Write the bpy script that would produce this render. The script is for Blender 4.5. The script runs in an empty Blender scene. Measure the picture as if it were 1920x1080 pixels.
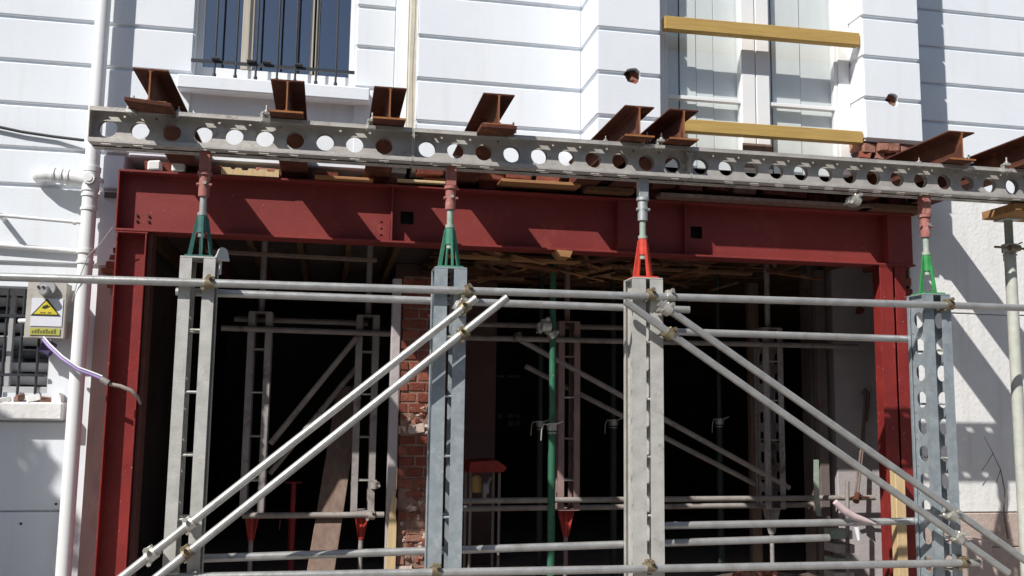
import bpy, bmesh, math, random
from mathutils import Vector, Matrix, Euler
random.seed(7)
rnd = random.uniform
S = bpy.context.scene
COL = S.collection

# ------------------------------------------------------------------ camera
F_PX, YAW, PITCH, ROLL = 1785.2, 0.189347, 0.125914, 0.013479
CAM = Vector((0.0, 0.0, 1.6))
fw = Vector((math.sin(YAW)*math.cos(PITCH), math.cos(YAW)*math.cos(PITCH), math.sin(PITCH)))
r0 = Vector((math.cos(YAW), -math.sin(YAW), 0.0)); u0 = r0.cross(fw)
rt = math.cos(ROLL)*r0 + math.sin(ROLL)*u0
up = -math.sin(ROLL)*r0 + math.cos(ROLL)*u0
cam = bpy.data.cameras.new('camera'); co = bpy.data.objects.new('camera', cam); COL.objects.link(co)
cam.sensor_width = 36.0; cam.lens = F_PX/1920*36.0; cam.clip_start = .05; cam.clip_end = 500
M3 = Matrix((rt, up, -fw)).transposed()
co.matrix_world = Matrix.Translation(CAM) @ M3.to_4x4()
S.camera = co

# ------------------------------------------------------------------ sky and sun
SX, SY, SZ = 1.16, 1.0, -1.47            # direction the sunlight travels
w = bpy.data.worlds.new('World'); S.world = w; w.use_nodes = True
nt = w.node_tree; bg = nt.nodes['Background']
sky = nt.nodes.new('ShaderNodeTexSky'); sky.sky_type = 'NISHITA'; sky.sun_disc = False
sky.sun_elevation = math.atan2(-SZ, math.hypot(SX, SY))
sky.sun_rotation = math.atan2(-SX, -SY) % (2*math.pi)
nt.links.new(sky.outputs[0], bg.inputs[0]); bg.inputs[1].default_value = 0.075
sl = bpy.data.lights.new('sun', 'SUN'); sl.energy = 4.7; sl.angle = math.radians(.5); sl.color = (1.0, .97, .925)
so = bpy.data.objects.new('sun', sl); COL.objects.link(so)
so.rotation_euler = Vector((SX, SY, SZ)).to_track_quat('-Z', 'Y').to_euler()
so.location = (-6, -6, 12)
S.view_settings.view_transform = 'Standard'; S.view_settings.look = 'None'
S.view_settings.gamma = 1; S.view_settings.use_curve_mapping = False
S.view_settings.exposure = 0.27
S.cycles.max_bounces = 8; S.cycles.diffuse_bounces = 4

def at(x, y, Y):
    """photo pixel -> point on the real plane at depth Y in front of the camera's kerb"""
    d = rt*((x-960)/F_PX) + up*((540-y)/F_PX) + fw
    return CAM + d*(Y/d.y)
V = Vector

# ------------------------------------------------------------------ materials
def mat(name, c1, c2=None, scale=6, rough=.6, metal=0, bump=0.0, bscale=60, stretch=(1,1,1), detail=5,
        spots=None, spot_scale=3, spot_lo=.55, spot_hi=.7, spec=.5, streak=None, speck=None):
    m = bpy.data.materials.new(name); m.use_nodes = True
    t = m.node_tree; N = t.nodes; L = t.links; b = N['Principled BSDF']
    b.inputs['Roughness'].default_value = rough; b.inputs['Metallic'].default_value = metal
    b.inputs['Specular IOR Level'].default_value = spec
    tc = N.new('ShaderNodeNewGeometry')
    mp = N.new('ShaderNodeMapping'); mp.inputs['Scale'].default_value = stretch
    L.new(tc.outputs['Position'], mp.inputs[0])
    def noise(sc, dt=detail, src=None, ro=.6):
        n = N.new('ShaderNodeTexNoise'); n.inputs['Scale'].default_value = sc; n.inputs['Detail'].default_value = dt
        n.inputs['Roughness'].default_value = ro
        L.new((src or mp).outputs[0], n.inputs['Vector']); return n
    def ramp(n, lo, hi):
        r = N.new('ShaderNodeMapRange'); r.inputs[1].default_value = lo; r.inputs[2].default_value = hi
        L.new(n.outputs[0], r.inputs[0]); return r
    def mix(f, a, bb):
        x = N.new('ShaderNodeMix'); x.data_type = 'RGBA'
        L.new(f.outputs[0], x.inputs[0])
        for i, v in ((6, a), (7, bb)):
            if isinstance(v, tuple): x.inputs[i].default_value = (*v, 1)
            else: L.new(v.outputs[2], x.inputs[i])
        return x
    cur = mix(ramp(noise(scale), .3, .7), c1, c2 or c1)
    if spots: cur = mix(ramp(noise(spot_scale, 8, None, .7), spot_lo, spot_hi), cur, spots)
    if speck: cur = mix(ramp(noise(speck[1], 3), speck[2], speck[2]+.05), cur, speck[0])
    if streak:
        m2 = N.new('ShaderNodeMapping'); m2.inputs['Scale'].default_value = (7, 7, .5)
        L.new(tc.outputs['Position'], m2.inputs[0])
        cur = mix(ramp(noise(1.6, 6, m2), .52, .8), cur, streak)
    L.new(cur.outputs[2], b.inputs['Base Color'])
    rr = ramp(noise(scale*2.3), .2, .8); rr.inputs[3].default_value = max(0, rough-.1); rr.inputs[4].default_value = min(1, rough+.12)
    L.new(rr.outputs[0], b.inputs['Roughness'])
    if bump:
        bn = N.new('ShaderNodeBump'); bn.inputs['Strength'].default_value = bump; bn.inputs['Distance'].default_value = .01
        L.new(noise(bscale, 6).outputs[0], bn.inputs['Height']); L.new(bn.outputs[0], b.inputs['Normal'])
    return m
WHITE = mat('white_render', (.77,.80,.83), (.72,.755,.80), scale=1.3, rough=.75, bump=.14, bscale=45, spots=(.68,.70,.72), spot_scale=2.2, spot_lo=.6, spot_hi=.85, streak=(.71,.725,.73), spec=.2)
OLDW = mat('weathered_white_plaster', (.79,.785,.77), (.70,.69,.675), scale=1.6, rough=.85, bump=.5, bscale=30, spots=(.42,.33,.27), spot_scale=3.5, spot_lo=.66, spot_hi=.76, streak=(.64,.62,.59), spec=.1)
PLAS = mat('bare_grey_plaster', (.45,.41,.41), (.36,.325,.325), scale=2.5, rough=.9, bump=.5, bscale=35, spots=(.2,.13,.1), spot_scale=3, spot_lo=.63, spot_hi=.72, spec=.1)
BEIGE = mat('pinkish_beige_render', (.50,.40,.36), (.42,.335,.30), scale=3, rough=.9, bump=.4, bscale=40, stretch=(3,3,.6), spots=(.36,.27,.23), spot_scale=2, spec=.1)
DUSTB = mat('dusty_pink_brick', (.50,.40,.35), (.40,.31,.265), scale=12, rough=.95, bump=.7, bscale=50, spots=(.45,.38,.33), spot_scale=6, spec=.1)
FILL = mat('pale_joint_filler', (.66,.62,.50), (.50,.46,.37), scale=9, rough=.9, bump=.4)
PALEP = mat('pale_grey_cream_paint', (.52,.53,.47), (.40,.41,.365), scale=14, rough=.55, spots=(.33,.30,.25), spot_scale=9, spot_lo=.6, spot_hi=.72)
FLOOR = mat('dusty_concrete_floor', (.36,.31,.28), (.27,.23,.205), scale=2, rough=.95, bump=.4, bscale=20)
DARKP = mat('dark_plaster', (.19,.155,.145), (.12,.097,.09), scale=1.2, rough=.95, bump=.4, bscale=25, spots=(.12,.04,.03), spot_scale=1.3, spot_lo=.58, spot_hi=.7, spec=.1)  # plain dark base colour with random reddish spots
GALV = mat('galvanised_steel', (.50,.52,.51), (.36,.385,.385), scale=14, rough=.42, metal=.45, bump=.12, bscale=120, spots=(.30,.30,.28), spot_scale=9, spot_lo=.56, spot_hi=.72, speck=((.16,.12,.09), 60, .69))
GALVO = mat('old_galvanised_soldier', (.56,.53,.485), (.41,.385,.355), scale=9, rough=.55, metal=.35, bump=.2, bscale=90, spots=(.14,.10,.085), spot_scale=5, spot_lo=.58, spot_hi=.74)
TUBE = mat('scaffold_tube_zinc', (.50,.50,.485), (.36,.355,.34), scale=11, rough=.36, metal=.55, bump=.1, bscale=100, spots=(.26,.24,.215), spot_scale=6, spot_lo=.57, spot_hi=.75, speck=((.62,.62,.6), 45, .68))
TUBED = mat('dusty_tube', (.36,.33,.30), (.25,.225,.205), scale=8, rough=.7, metal=.2, bump=.2, spots=(.11,.07,.05), spot_scale=5)
DUSTS = mat('dusty_soldier_steel', (.38,.35,.34), (.27,.245,.235), scale=7, rough=.75, metal=.15, bump=.2, spots=(.10,.06,.05), spot_scale=4)
REDOX = mat('red_oxide_primer', (.245,.040,.034), (.18,.028,.026), scale=2.2, rough=.55, bump=.15, bscale=70, spots=(.27,.055,.045), spot_scale=4, spot_lo=.56, spot_hi=.72, speck=((.42,.20,.17), 55, .70), spec=.35)
REDCOL = mat('scuffed_red_primer', (.26,.028,.024), (.16,.018,.017), scale=4, rough=.5, bump=.2, bscale=60, spots=(.40,.10,.07), spot_scale=9, spot_lo=.62, spot_hi=.7, speck=((.5,.28,.22), 40, .68), spec=.4)
RUST = mat('rusty_steel', (.125,.046,.028), (.072,.028,.021), scale=10, rough=.85, bump=.5, bscale=80, spots=(.26,.10,.04), spot_scale=6, spot_lo=.55, spot_hi=.75, spec=.2)
RUSTC = mat('fresh_cut_rust', (.36,.155,.06), (.24,.09,.035), scale=14, rough=.8, bump=.3, bscale=90, spec=.2)
ZINC = mat('bright_zinc_fitting', (.62,.61,.56), (.42,.40,.35), scale=30, rough=.4, metal=.6, bump=.2, spots=(.20,.12,.06), spot_scale=22, spot_lo=.6, spot_hi=.7)
BRASSY = mat('rust_stained_fitting', (.30,.255,.16), (.17,.13,.085), scale=30, rough=.5, metal=.5, bump=.3, spots=(.12,.055,.03), spot_scale=20)
TEAL = mat('dark_teal_paint', (.05,.155,.135), (.035,.10,.09), scale=18, rough=.5, spots=(.35,.40,.36), spot_scale=14, spot_lo=.68, spot_hi=.74)
DGREEN = mat('dull_green_paint', (.07,.25,.165), (.045,.17,.115), scale=18, rough=.5, spots=(.30,.36,.31), spot_scale=14, spot_lo=.66, spot_hi=.74)
BGREEN = mat('bright_green_paint', (.045,.29,.085), (.03,.19,.055), scale=15, rough=.45, spots=(.25,.36,.24), spot_scale=14, spot_lo=.68, spot_hi=.75)
ORANGE = mat('orange_red_paint', (.62,.075,.045), (.50,.05,.035), scale=15, rough=.45, spots=(.45,.16,.11), spot_scale=14, spot_lo=.68, spot_hi=.75)
DEEPRED = mat('deep_red_paint', (.42,.035,.025), (.28,.025,.02), scale=15, rough=.55, spots=(.2,.06,.04), spot_scale=12)
PINKR = mat('pinkish_primer', (.36,.135,.11), (.27,.095,.08), scale=20, rough=.65, spots=(.5,.36,.32), spot_scale=15)
PALEG = mat('pale_worn_green', (.33,.40,.33), (.22,.29,.235), scale=16, rough=.6, spots=(.46,.46,.41), spot_scale=8, spot_lo=.5, spot_hi=.65)
PROPG = mat('prop_green_paint', (.035,.165,.09), (.02,.085,.05), scale=12, rough=.5, spots=(.3,.36,.3), spot_scale=10, spot_lo=.62, spot_hi=.7)
PROPD = mat('dark_prop_paint', (.025,.045,.035), (.015,.028,.024), scale=12, rough=.6, spots=(.1,.1,.09), spot_scale=10, spot_lo=.64, spot_hi=.72)
PROPR = mat('red_prop_paint', (.42,.035,.05), (.3,.03,.035), scale=12, rough=.5)
YTIM = mat('yellow_treated_timber', (.50,.34,.115), (.41,.265,.085), scale=3, rough=.7, bump=.35, bscale=25, stretch=(1.2,14,14), spots=(.30,.185,.06), spot_scale=2.2, spot_lo=.58, spot_hi=.75, spec=.2)
PTIM = mat('pale_pine', (.62,.47,.27), (.50,.36,.19), scale=3, rough=.75, bump=.3, bscale=25, stretch=(12,12,1.2), spec=.2)
OTIM = mat('orange_brown_plank', (.43,.235,.11), (.30,.155,.07), scale=3, rough=.8, bump=.4, bscale=25, stretch=(1.2,12,12), spots=(.14,.07,.035), spot_scale=2.5, spec=.1)
OLDT = mat('old_dark_joist_timber', (.20,.115,.065), (.115,.062,.038), scale=3, rough=.9, bump=.5, bscale=25, stretch=(8,1.4,8), spots=(.28,.17,.10), spot_scale=3, spec=.1)
LATH = mat('red_brown_lath', (.17,.075,.042), (.10,.045,.028), scale=4, rough=.9, bump=.4, spots=(.36,.20,.11), spot_scale=5, spec=.1)
BOARD = mat('dusty_scaffold_board', (.24,.175,.14), (.16,.11,.09), scale=3, rough=.85, bump=.4, bscale=25, stretch=(9,9,1), spec=.1)
BRICKM = [mat('red_brick_%s' % n, c, tuple(x*.68 for x in c), scale=22, rough=.92, bump=.8, bscale=55, spots=(.42,.31,.26), spot_scale=9, spot_lo=.64, spot_hi=.72, spec=.1)
          for n, c in (('deep', (.20,.060,.042)), ('mid', (.27,.092,.062)), ('pale', (.38,.19,.14)))]
MORTAR = mat('dusty_mortar', (.30,.19,.15), (.20,.12,.09), scale=20, rough=.95, bump=.8, bscale=60, spec=.1)
PVC = mat('white_pvc', (.80,.80,.79), (.75,.755,.75), scale=2, rough=.35, streak=(.62,.60,.55))
PAINTW = mat('white_gloss_joinery', (.80,.80,.80), (.74,.75,.755), scale=3, rough=.35, bump=.1)
BACKB = mat('pale_shutter_board', (.86,.87,.85), (.80,.82,.81), scale=2, rough=.6, stretch=(5,5,.6))
CREAMF = mat('cream_curtain', (.55,.50,.42), (.40,.36,.30), scale=3, rough=.9, stretch=(9,9,.5))
IRON = mat('black_painted_iron', (.032,.036,.045), (.02,.022,.028), scale=20, rough=.5)
BOXM = mat('beige_enclosure', (.50,.47,.42), (.42,.39,.345), scale=6, rough=.6, spots=(.30,.27,.23), spot_scale=7)
LABW = mat('white_label', (.74,.75,.80), (.70,.71,.76), scale=5, rough=.4)
YEL = mat('warning_yellow', (.72,.60,.06), (.62,.51,.05), scale=10, rough=.4)
YELO = mat('faded_olive_yellow', (.52,.50,.12), (.40,.39,.09), scale=25, rough=.5)
BLK = mat('black_print', (.03,.035,.02), (.025,.03,.02), scale=5, rough=.5)
OLIVE = mat('olive_print', (.19,.19,.035), (.16,.16,.03), scale=5, rough=.5)
GREYP = mat('grey_plastic', (.40,.40,.40), (.33,.33,.335), scale=8, rough=.45)
PURP = mat('purple_cable', (.30,.22,.45), (.22,.15,.36), scale=8, rough=.45)
PURPD = mat('dark_purple_bag', (.07,.05,.13), (.05,.035,.1), scale=8, rough=.6)
DULLC = mat('dull_grey_strap', (.42,.35,.32), (.33,.27,.25), scale=8, rough=.7)
BLACKC = mat('black_line', (.03,.035,.035), (.02,.02,.02), scale=8, rough=.6)
PAVE = mat('concrete_paving', (.30,.285,.27), (.24,.225,.21), scale=1.5, rough=.9, bump=.3, bscale=20)
ASPH = mat('asphalt', (.06,.06,.06), (.045,.045,.047), scale=3, rough=.9, bump=.4, bscale=80)
SOIL = mat('rubble_floor', (.10,.065,.05), (.055,.038,.032), scale=3, rough=.95, bump=.9, bscale=18, spots=(.2,.12,.09), spot_scale=5)
LEAF = mat('tree_leaf', (.055,.10,.03), (.035,.07,.02), scale=8, rough=.6)
BARK = mat('tree_bark', (.12,.09,.065), (.08,.06,.045), scale=10, rough=.9, bump=.6)
TERR = mat('street_facade_render', (.24,.21,.18), (.19,.17,.15), scale=.6, rough=.85)
def glass(name, tint=(.05,.07,.10), rough=.03, alpha=.45, base=.03):
    m = bpy.data.materials.new(name); m.use_nodes = True; t = m.node_tree; N = t.nodes; L = t.links
    N.remove(N['Principled BSDF']); out = N['Material Output']
    tr = N.new('ShaderNodeBsdfTransparent'); tr.inputs[0].default_value = tuple(1-(1-c)*alpha for c in tint)+(1,)
    gl = N.new('ShaderNodeBsdfGlossy'); gl.inputs['Roughness'].default_value = rough; gl.inputs[0].default_value = (.95,.97,1,1)
    lw = N.new('ShaderNodeLayerWeight'); lw.inputs[0].default_value = .5
    fr = N.new('ShaderNodeMath'); fr.operation = 'POWER'; fr.inputs[1].default_value = 4; L.new(lw.outputs['Facing'], fr.inputs[0])
    mul = N.new('ShaderNodeMath'); mul.operation = 'MULTIPLY_ADD'; mul.inputs[1].default_value = .9; mul.inputs[2].default_value = base
    L.new(fr.outputs[0], mul.inputs[0])
    mx = N.new('ShaderNodeMixShader'); L.new(mul.outputs[0], mx.inputs[0]); L.new(tr.outputs[0], mx.inputs[1]); L.new(gl.outputs[0], mx.inputs[2])
    L.new(mx.outputs[0], out.inputs[0]); return m
GLASSD = glass('tinted_window_glass', (.35,.42,.55), .03, .7, .24)
GLASSC = glass('clear_window_glass', (.93,.95,.95), .02, .5, .05)

# ------------------------------------------------------------------ mesh builder
class B:
    def __init__(s): s.v = []; s.f = []; s.sm = []
    def add(s, vs, fs, smooth=False):
        n = len(s.v); s.v += [tuple(p) for p in vs]; s.f += [tuple(i+n for i in f) for f in fs]; s.sm += [smooth]*len(fs); return s
    def box(s, x0, x1, y0, y1, z0, z1, bev=0):
        return s.obox(V(((x0+x1)/2, (y0+y1)/2, (z0+z1)/2)), V((1,0,0)), V((0,1,0)), V((0,0,1)), abs(x1-x0)/2, abs(y1-y0)/2, abs(z1-z0)/2, bev)
    def obox(s, c, a, b, d, ha, hb, hd, bev=0):
        a, b, d = V(a), V(b), V(d); c = V(c)
        if not bev:
            vs = [c+a*(i*ha)+b*(j*hb)+d*(k*hd) for i in (-1,1) for j in (-1,1) for k in (-1,1)]
            return s.add(vs, [(0,1,3,2),(4,6,7,5),(0,4,5,1),(2,3,7,6),(0,2,6,4),(1,5,7,3)])
        bm = bmesh.new(); bmesh.ops.create_cube(bm, size=2)
        for v in bm.verts: v.co = V((v.co.x*ha, v.co.y*hb, v.co.z*hd))
        bmesh.ops.bevel(bm, geom=bm.edges[:], offset=bev, segments=1, affect='EDGES', clamp_overlap=True)
        vs = [c+a*v.co.x+b*v.co.y+d*v.co.z for v in bm.verts]; fs = [[v.index for v in f.verts] for f in bm.faces]
        bm.free(); return s.add(vs, fs)
    def cyl(s, p0, p1, r, n=14, r1=None, caps=True):
        p0, p1 = V(p0), V(p1); r1 = r if r1 is None else r1
        d = (p1-p0).normalized(); a = d.orthogonal().normalized(); b = d.cross(a)
        A = [p0+(a*math.cos(t)+b*math.sin(t))*r for t in [2*math.pi*i/n for i in range(n)]]
        C = [p1+(a*math.cos(t)+b*math.sin(t))*r1 for t in [2*math.pi*i/n for i in range(n)]]
        s.add(A+C, [(i, (i+1)%n, n+(i+1)%n, n+i) for i in range(n)], True)
        if caps: s.add(A+C, [tuple(range(n-1,-1,-1)), tuple(range(n, 2*n))])
        return s
    def pipe(s, p0, p1, r, t=.004, n=16):
        p0, p1 = V(p0), V(p1); d = (p1-p0).normalized(); a = d.orthogonal().normalized(); b = d.cross(a)
        rings = []
        for p, q in ((p0, r), (p1, r), (p1, r-t), (p0, r-t)):
            rings += [p+(a*math.cos(2*math.pi*i/n)+b*math.sin(2*math.pi*i/n))*q for i in range(n)]
        for k in range(4):
            m = (k+1) % 4
            s.add([], []); off = len(s.v)
            s.add(rings[k*n:(k+1)*n]+rings[m*n:(m+1)*n], [(i, (i+1)%n, n+(i+1)%n, n+i) for i in range(n)], k in (0, 2))
        return s
    def path(s, pts, r, n=10):
        pts = [V(p) for p in pts]; rings = []; prev = None
        for i, p in enumerate(pts):
            d = (pts[min(i+1, len(pts)-1)]-pts[max(i-1, 0)]).normalized()
            a = d.orthogonal().normalized() if prev is None else (prev-d*prev.dot(d)).normalized()
            prev = a; b = d.cross(a); rr = r[i] if isinstance(r, (list, tuple)) else r
            rings += [p+(a*math.cos(2*math.pi*k/n)+b*math.sin(2*math.pi*k/n))*rr for k in range(n)]
        fs = [(j*n+i, j*n+(i+1)%n, (j+1)*n+(i+1)%n, (j+1)*n+i) for j in range(len(pts)-1) for i in range(n)]
        s.add(rings, fs, True); m = len(rings)
        s.add(rings[:n]+rings[-n:], [tuple(range(n-1,-1,-1)), tuple(range(n, 2*n))]); return s
    def prism(s, poly, o, a, b, e):
        """polygon poly [(u,v)] in axes a,b from origin o, extruded by vector e"""
        o, a, b, e = V(o), V(a), V(b), V(e); n = len(poly)
        P = [o+a*u+b*v for u, v in poly]; Q = [p+e for p in P]
        return s.add(P+Q, [tuple(range(n-1,-1,-1)), tuple(range(n, 2*n))]+[(i, (i+1)%n, n+(i+1)%n, n+i) for i in range(n)])
    def holeplate(s, o, a, b, e, L, H, cells):
        """plate L along a, H along b, thickness vector e, with holes: cells=[(u0,u1,v0,v1,kind,cu,cv,r)] covering it"""
        o, a, b, e = V(o), V(a), V(b), V(e)
        for (u0, u1, v0, v1, kind, cu, cv, r) in cells:
            if kind is None:
                P = [(u0,v0),(u1,v0),(u1,v1),(u0,v1)]
                pts = [o+a*u+b*v for u, v in P]
                s.add(pts+[p+e for p in pts], [(3,2,1,0),(4,5,6,7)]); continue
            n = 24 if kind == 'round' else 8
            inn, outr = [], []
            for i in range(n):
                t = 2*math.pi*(i+.5)/n if n == 24 else 2*math.pi*i/n+math.pi/8*0
                c, q = math.cos(t), math.sin(t)
                if kind == 'round': inn.append((cu+c*r, cv+q*r))
                else:
                    k = r/max(abs(c), abs(q)); inn.append((cu+c*k, cv+q*k))
                ks = []
                if c > 1e-9: ks.append((u1-cu)/c)
                if c < -1e-9: ks.append((u0-cu)/c)
                if q > 1e-9: ks.append((v1-cv)/q)
                if q < -1e-9: ks.append((v0-cv)/q)
                k = min(ks); outr.append((cu+c*k, cv+q*k))
            corners = [(u1,v1),(u0,v1),(u0,v0),(u1,v0)]
            poly_o = []; idx = []
            I = [o+a*u+b*v for u, v in inn]; O = [o+a*u+b*v for u, v in outr]; K = [o+a*u+b*v for u, v in corners]
            allp = I+O+K; m = len(allp); back = [p+e for p in allp]
            fs = []
            def side(p):
                u, v = p
                return 'r' if abs(u-u1) < 1e-6 else 't' if abs(v-v1) < 1e-6 else 'l' if abs(u-u0) < 1e-6 else 'b'
            cm = {('r','t'):0, ('t','l'):1, ('l','b'):2, ('b','r'):3}
            for i in range(n):
                j = (i+1) % n
                f = [i, n+i]
                si, sj = side(outr[i]), side(outr[j])
                if si != sj and (si, sj) in cm: f.append(2*n+cm[(si, sj)])
                f += [n+j, j]
                fs.append(tuple(f)); fs.append(tuple(m+x for x in reversed(f)))
                fs.append((i, j, m+j, m+i))
            s.add(allp+back, fs)
        return s

def base_of(p):
    o = V((0,0,0))
    while p is not None: o += p.location; p = p.parent
    return o
def build(name, b, m, parent=None, label=None, kind=None, local=False, origin=None):
    off = V((0,0,0)) if local else base_of(parent)
    if origin is not None and parent is None: off = V(origin)
    me = bpy.data.meshes.new(name)
    me.from_pydata([(x-off.x, y-off.y, z-off.z) for x, y, z in b.v], [], b.f)
    me.polygons.foreach_set('use_smooth', b.sm)
    me.materials.append(m)
    bm = bmesh.new(); bm.from_mesh(me); bmesh.ops.recalc_face_normals(bm, faces=bm.faces[:]); bm.to_mesh(me); bm.free()
    o = bpy.data.objects.new(name, me); COL.objects.link(o)
    if parent: o.parent = parent
    elif origin is not None: o.location = off
    if label: o['label'] = label
    if kind: o['kind'] = kind
    return o
def root(name, label, cat, loc, group=None):
    o = bpy.data.objects.new(name, None); COL.objects.link(o); o.location = V(loc); o.empty_display_size = .1
    o['label'] = label; o['category'] = cat
    if group: o['group'] = group
    return o
def tag(o, label, cat, group=None):
    o['label'] = label; o['category'] = cat
    if group: o['group'] = group
    return o
UNIT = {}
def piece(name, m, parent, c, size, rot=(0,0,0), bev=.06, jag=0, seed=0):
    """a cheap piece (12-44 triangles) sharing mesh data with its alike pieces"""
    key = (m.name, bev, jag, seed)
    if key not in UNIT:
        bm = bmesh.new(); bmesh.ops.create_cube(bm, size=1)
        if bev: bmesh.ops.bevel(bm, geom=bm.edges[:], offset=bev, segments=1, affect='EDGES')
        if jag:
            R = random.Random(seed)
            for v in bm.verts: v.co += V((R.uniform(-jag,jag), R.uniform(-jag,jag), R.uniform(-jag,jag)))
        me = bpy.data.meshes.new(name); bm.to_mesh(me); bm.free(); me.materials.append(m); UNIT[key] = me
    o = bpy.data.objects.new(name, UNIT[key]); COL.objects.link(o); o.parent = parent
    o.location = V(c)-base_of(parent); o.scale = size; o.rotation_euler = rot
    return o
def copy_tree(o, parent=None):
    c = o.copy(); COL.objects.link(c); c.parent = parent
    for ch in list(o.children): copy_tree(ch, c)
    return c

# ================================================================== setting
g = B(); g.add([(-60,-60,-.12),(60,-60,-.12),(60,60,-.12),(-60,60,-.12)], [(0,1,2,3)])
o = build('street', g, ASPH); o['kind'] = 'structure'
g = B(); g.box(-30, 30, 1.5, 7.33, -.3, 0.0, .01)
o = build('pavement', g, PAVE); o['kind'] = 'structure'
g = B(); g.box(-1.9, 9.0, 7.34, 16.5, -.3, 0.004)
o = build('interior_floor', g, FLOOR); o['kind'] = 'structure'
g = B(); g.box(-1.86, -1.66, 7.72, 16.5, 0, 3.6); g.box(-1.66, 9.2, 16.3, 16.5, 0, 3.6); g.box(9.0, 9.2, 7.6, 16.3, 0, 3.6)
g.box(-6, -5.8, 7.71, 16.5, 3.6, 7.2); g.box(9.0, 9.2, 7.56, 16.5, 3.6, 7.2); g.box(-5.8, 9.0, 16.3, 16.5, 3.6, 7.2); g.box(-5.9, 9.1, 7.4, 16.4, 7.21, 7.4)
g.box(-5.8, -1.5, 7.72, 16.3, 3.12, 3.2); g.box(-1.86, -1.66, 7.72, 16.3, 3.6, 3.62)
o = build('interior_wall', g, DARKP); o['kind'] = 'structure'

# ------------------------------------------------------------------ left house
LH = root('house', 'white rendered house with banded courses behind the white downpipe', 'house', (-2.5, 7.35, 0))
YL = 7.35
def rects(xa, xb, za, zb, holes):
    xs = sorted({xa, xb, *[h[0] for h in holes], *[h[1] for h in holes]}); zs = sorted({za, zb, *[h[2] for h in holes], *[h[3] for h in holes]})
    out = []
    for i in range(len(xs)-1):
        for j in range(len(zs)-1):
            cx, cz = (xs[i]+xs[i+1])/2, (zs[j]+zs[j+1])/2
            if not any(h[0] < cx < h[1] and h[2] < cz < h[3] for h in holes): out.append((xs[i], xs[i+1], zs[j], zs[j+1]))
    return out
b = B()
for r in rects(-6, .55, 0, 7.2, [(-1.094, .113, 4.08, 6.2), (-1.53, .55, 0, 3.425), (-2.75, -1.965, 1.665, 2.425)]):
    b.box(r[0], r[1], YL, YL+.36, r[2], r[3])
build('wall', b, WHITE, LH)
def courses(parent, xa, xb, y0, y1, zs, m=WHITE, gap=.013, skip=(), bev=.008):
    out = []
    for i in range(len(zs)-1):
        b = B(); b.box(xa, xb, y0, y1, zs[i]+gap, zs[i+1]-gap, bev)
        out.append(build('render_course', b, m, parent))
    return out
zl = [at(170, y, YL).z for y in (287, 205, 126, 45)]
zl = zl + [zl[-1]+.333*k for k in range(1, 8)]
courses(LH, -6, -1.10, YL-.024, YL+.01, zl)
zr = at(700, 92, YL).z
zs = [zr-.335, zr, zr+.335] + [zr+.335*k for k in range(2, 8)]
courses(LH, .125, .43, YL-.024, YL+.01, [3.49]+zs)
b = B(); b.box(.432, .535, YL-.045, YL+.01, 3.47, 7.2, .006); build('corner_strip', b, WHITE, LH)
b = B(); b.box(-1.52, .43, YL-.02, YL+.01, 3.427, 3.70, .012); build('sill_band', b, WHITE, LH)
for z in (at(170,355,YL).z,):
    b = B(); b.box(-6, -1.54, YL-.022, YL+.01, z+.012, zl[0]-.012, .008); build('render_course', b, WHITE, LH)
    b = B(); b.box(-6, -1.54, YL-.022, YL+.01, 2.60, z-.012, .008); build('render_course', b, WHITE, LH)
b = B(); b.box(-1.675, -1.532, YL-.012, YL+.01, .02, 3.44, .003); build('bare_strip', b, BEIGE, LH)
# window sill (projecting) and upper window
b = B(); b.box(-1.185, .24, YL-.14, YL+.2, 3.945, 4.05, .008); b.box(-1.13, .17, YL-.03, YL+.12, 4.05, 4.078, .004)
build('window_sill', b, WHITE, LH)
W = build('window', B().box(-1.094, -1.045, 7.46, 7.53, 4.08, 6.2, .004).box(.075, .113, 7.46, 7.53, 4.08, 6.2, .004)
          .box(-1.045, .075, 7.46, 7.53, 4.08, 4.205, .004), PAINTW, LH)
wx = lambda px: at(px, 60, 7.49).x
for xa, xb in ((wx(455), wx(477)), (wx(583), wx(589)), (wx(593), wx(599))):
    build('mullion', B().box(xa, xb, 7.455, 7.535, 4.206, 6.2, .004), CREAMF, W)
for xa, xb in ((-1.044, wx(455)-.002), (wx(477)+.002, wx(583)-.002), (wx(599)+.002, .074)):
    build('pane', B().box(xa, xb, 7.49, 7.496, 4.207, 6.2), GLASSD, W)
build('blind', B().box(wx(455)+.02, wx(560), 7.70, 7.71, 5.0, 6.4), BACKB, W)
build('reflection_sheet', B().box(-1.5, .4, 8.2, 8.25, 3.9, 6.4), mat('painted_reflection_blue', (.22,.25,.30), (.05,.06,.085), scale=2.6, rough=.9), W)  # mottled blue sheet stands in for reflections in the panes
# wall patch, brick edge beside column
RB = random.Random(3)
for k in range(7):
    z = at(200, 470+k*13, 7.36).z
    for xx in ((-1.58, .10),):
        if k in (0, 6): xs, wd = -1.565, .07
        else: xs, wd = -1.60+.012*abs(3-k), .14-.022*abs(3-k)
        piece('brick', BRICKM[RB.randint(0,2)], LH, (xs+.02, YL-.002, z), (wd, .05, .040), (RB.uniform(-.1,.1), RB.uniform(-.06,.06), RB.uniform(-.1,.1)), jag=.05, seed=k % 3)
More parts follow.
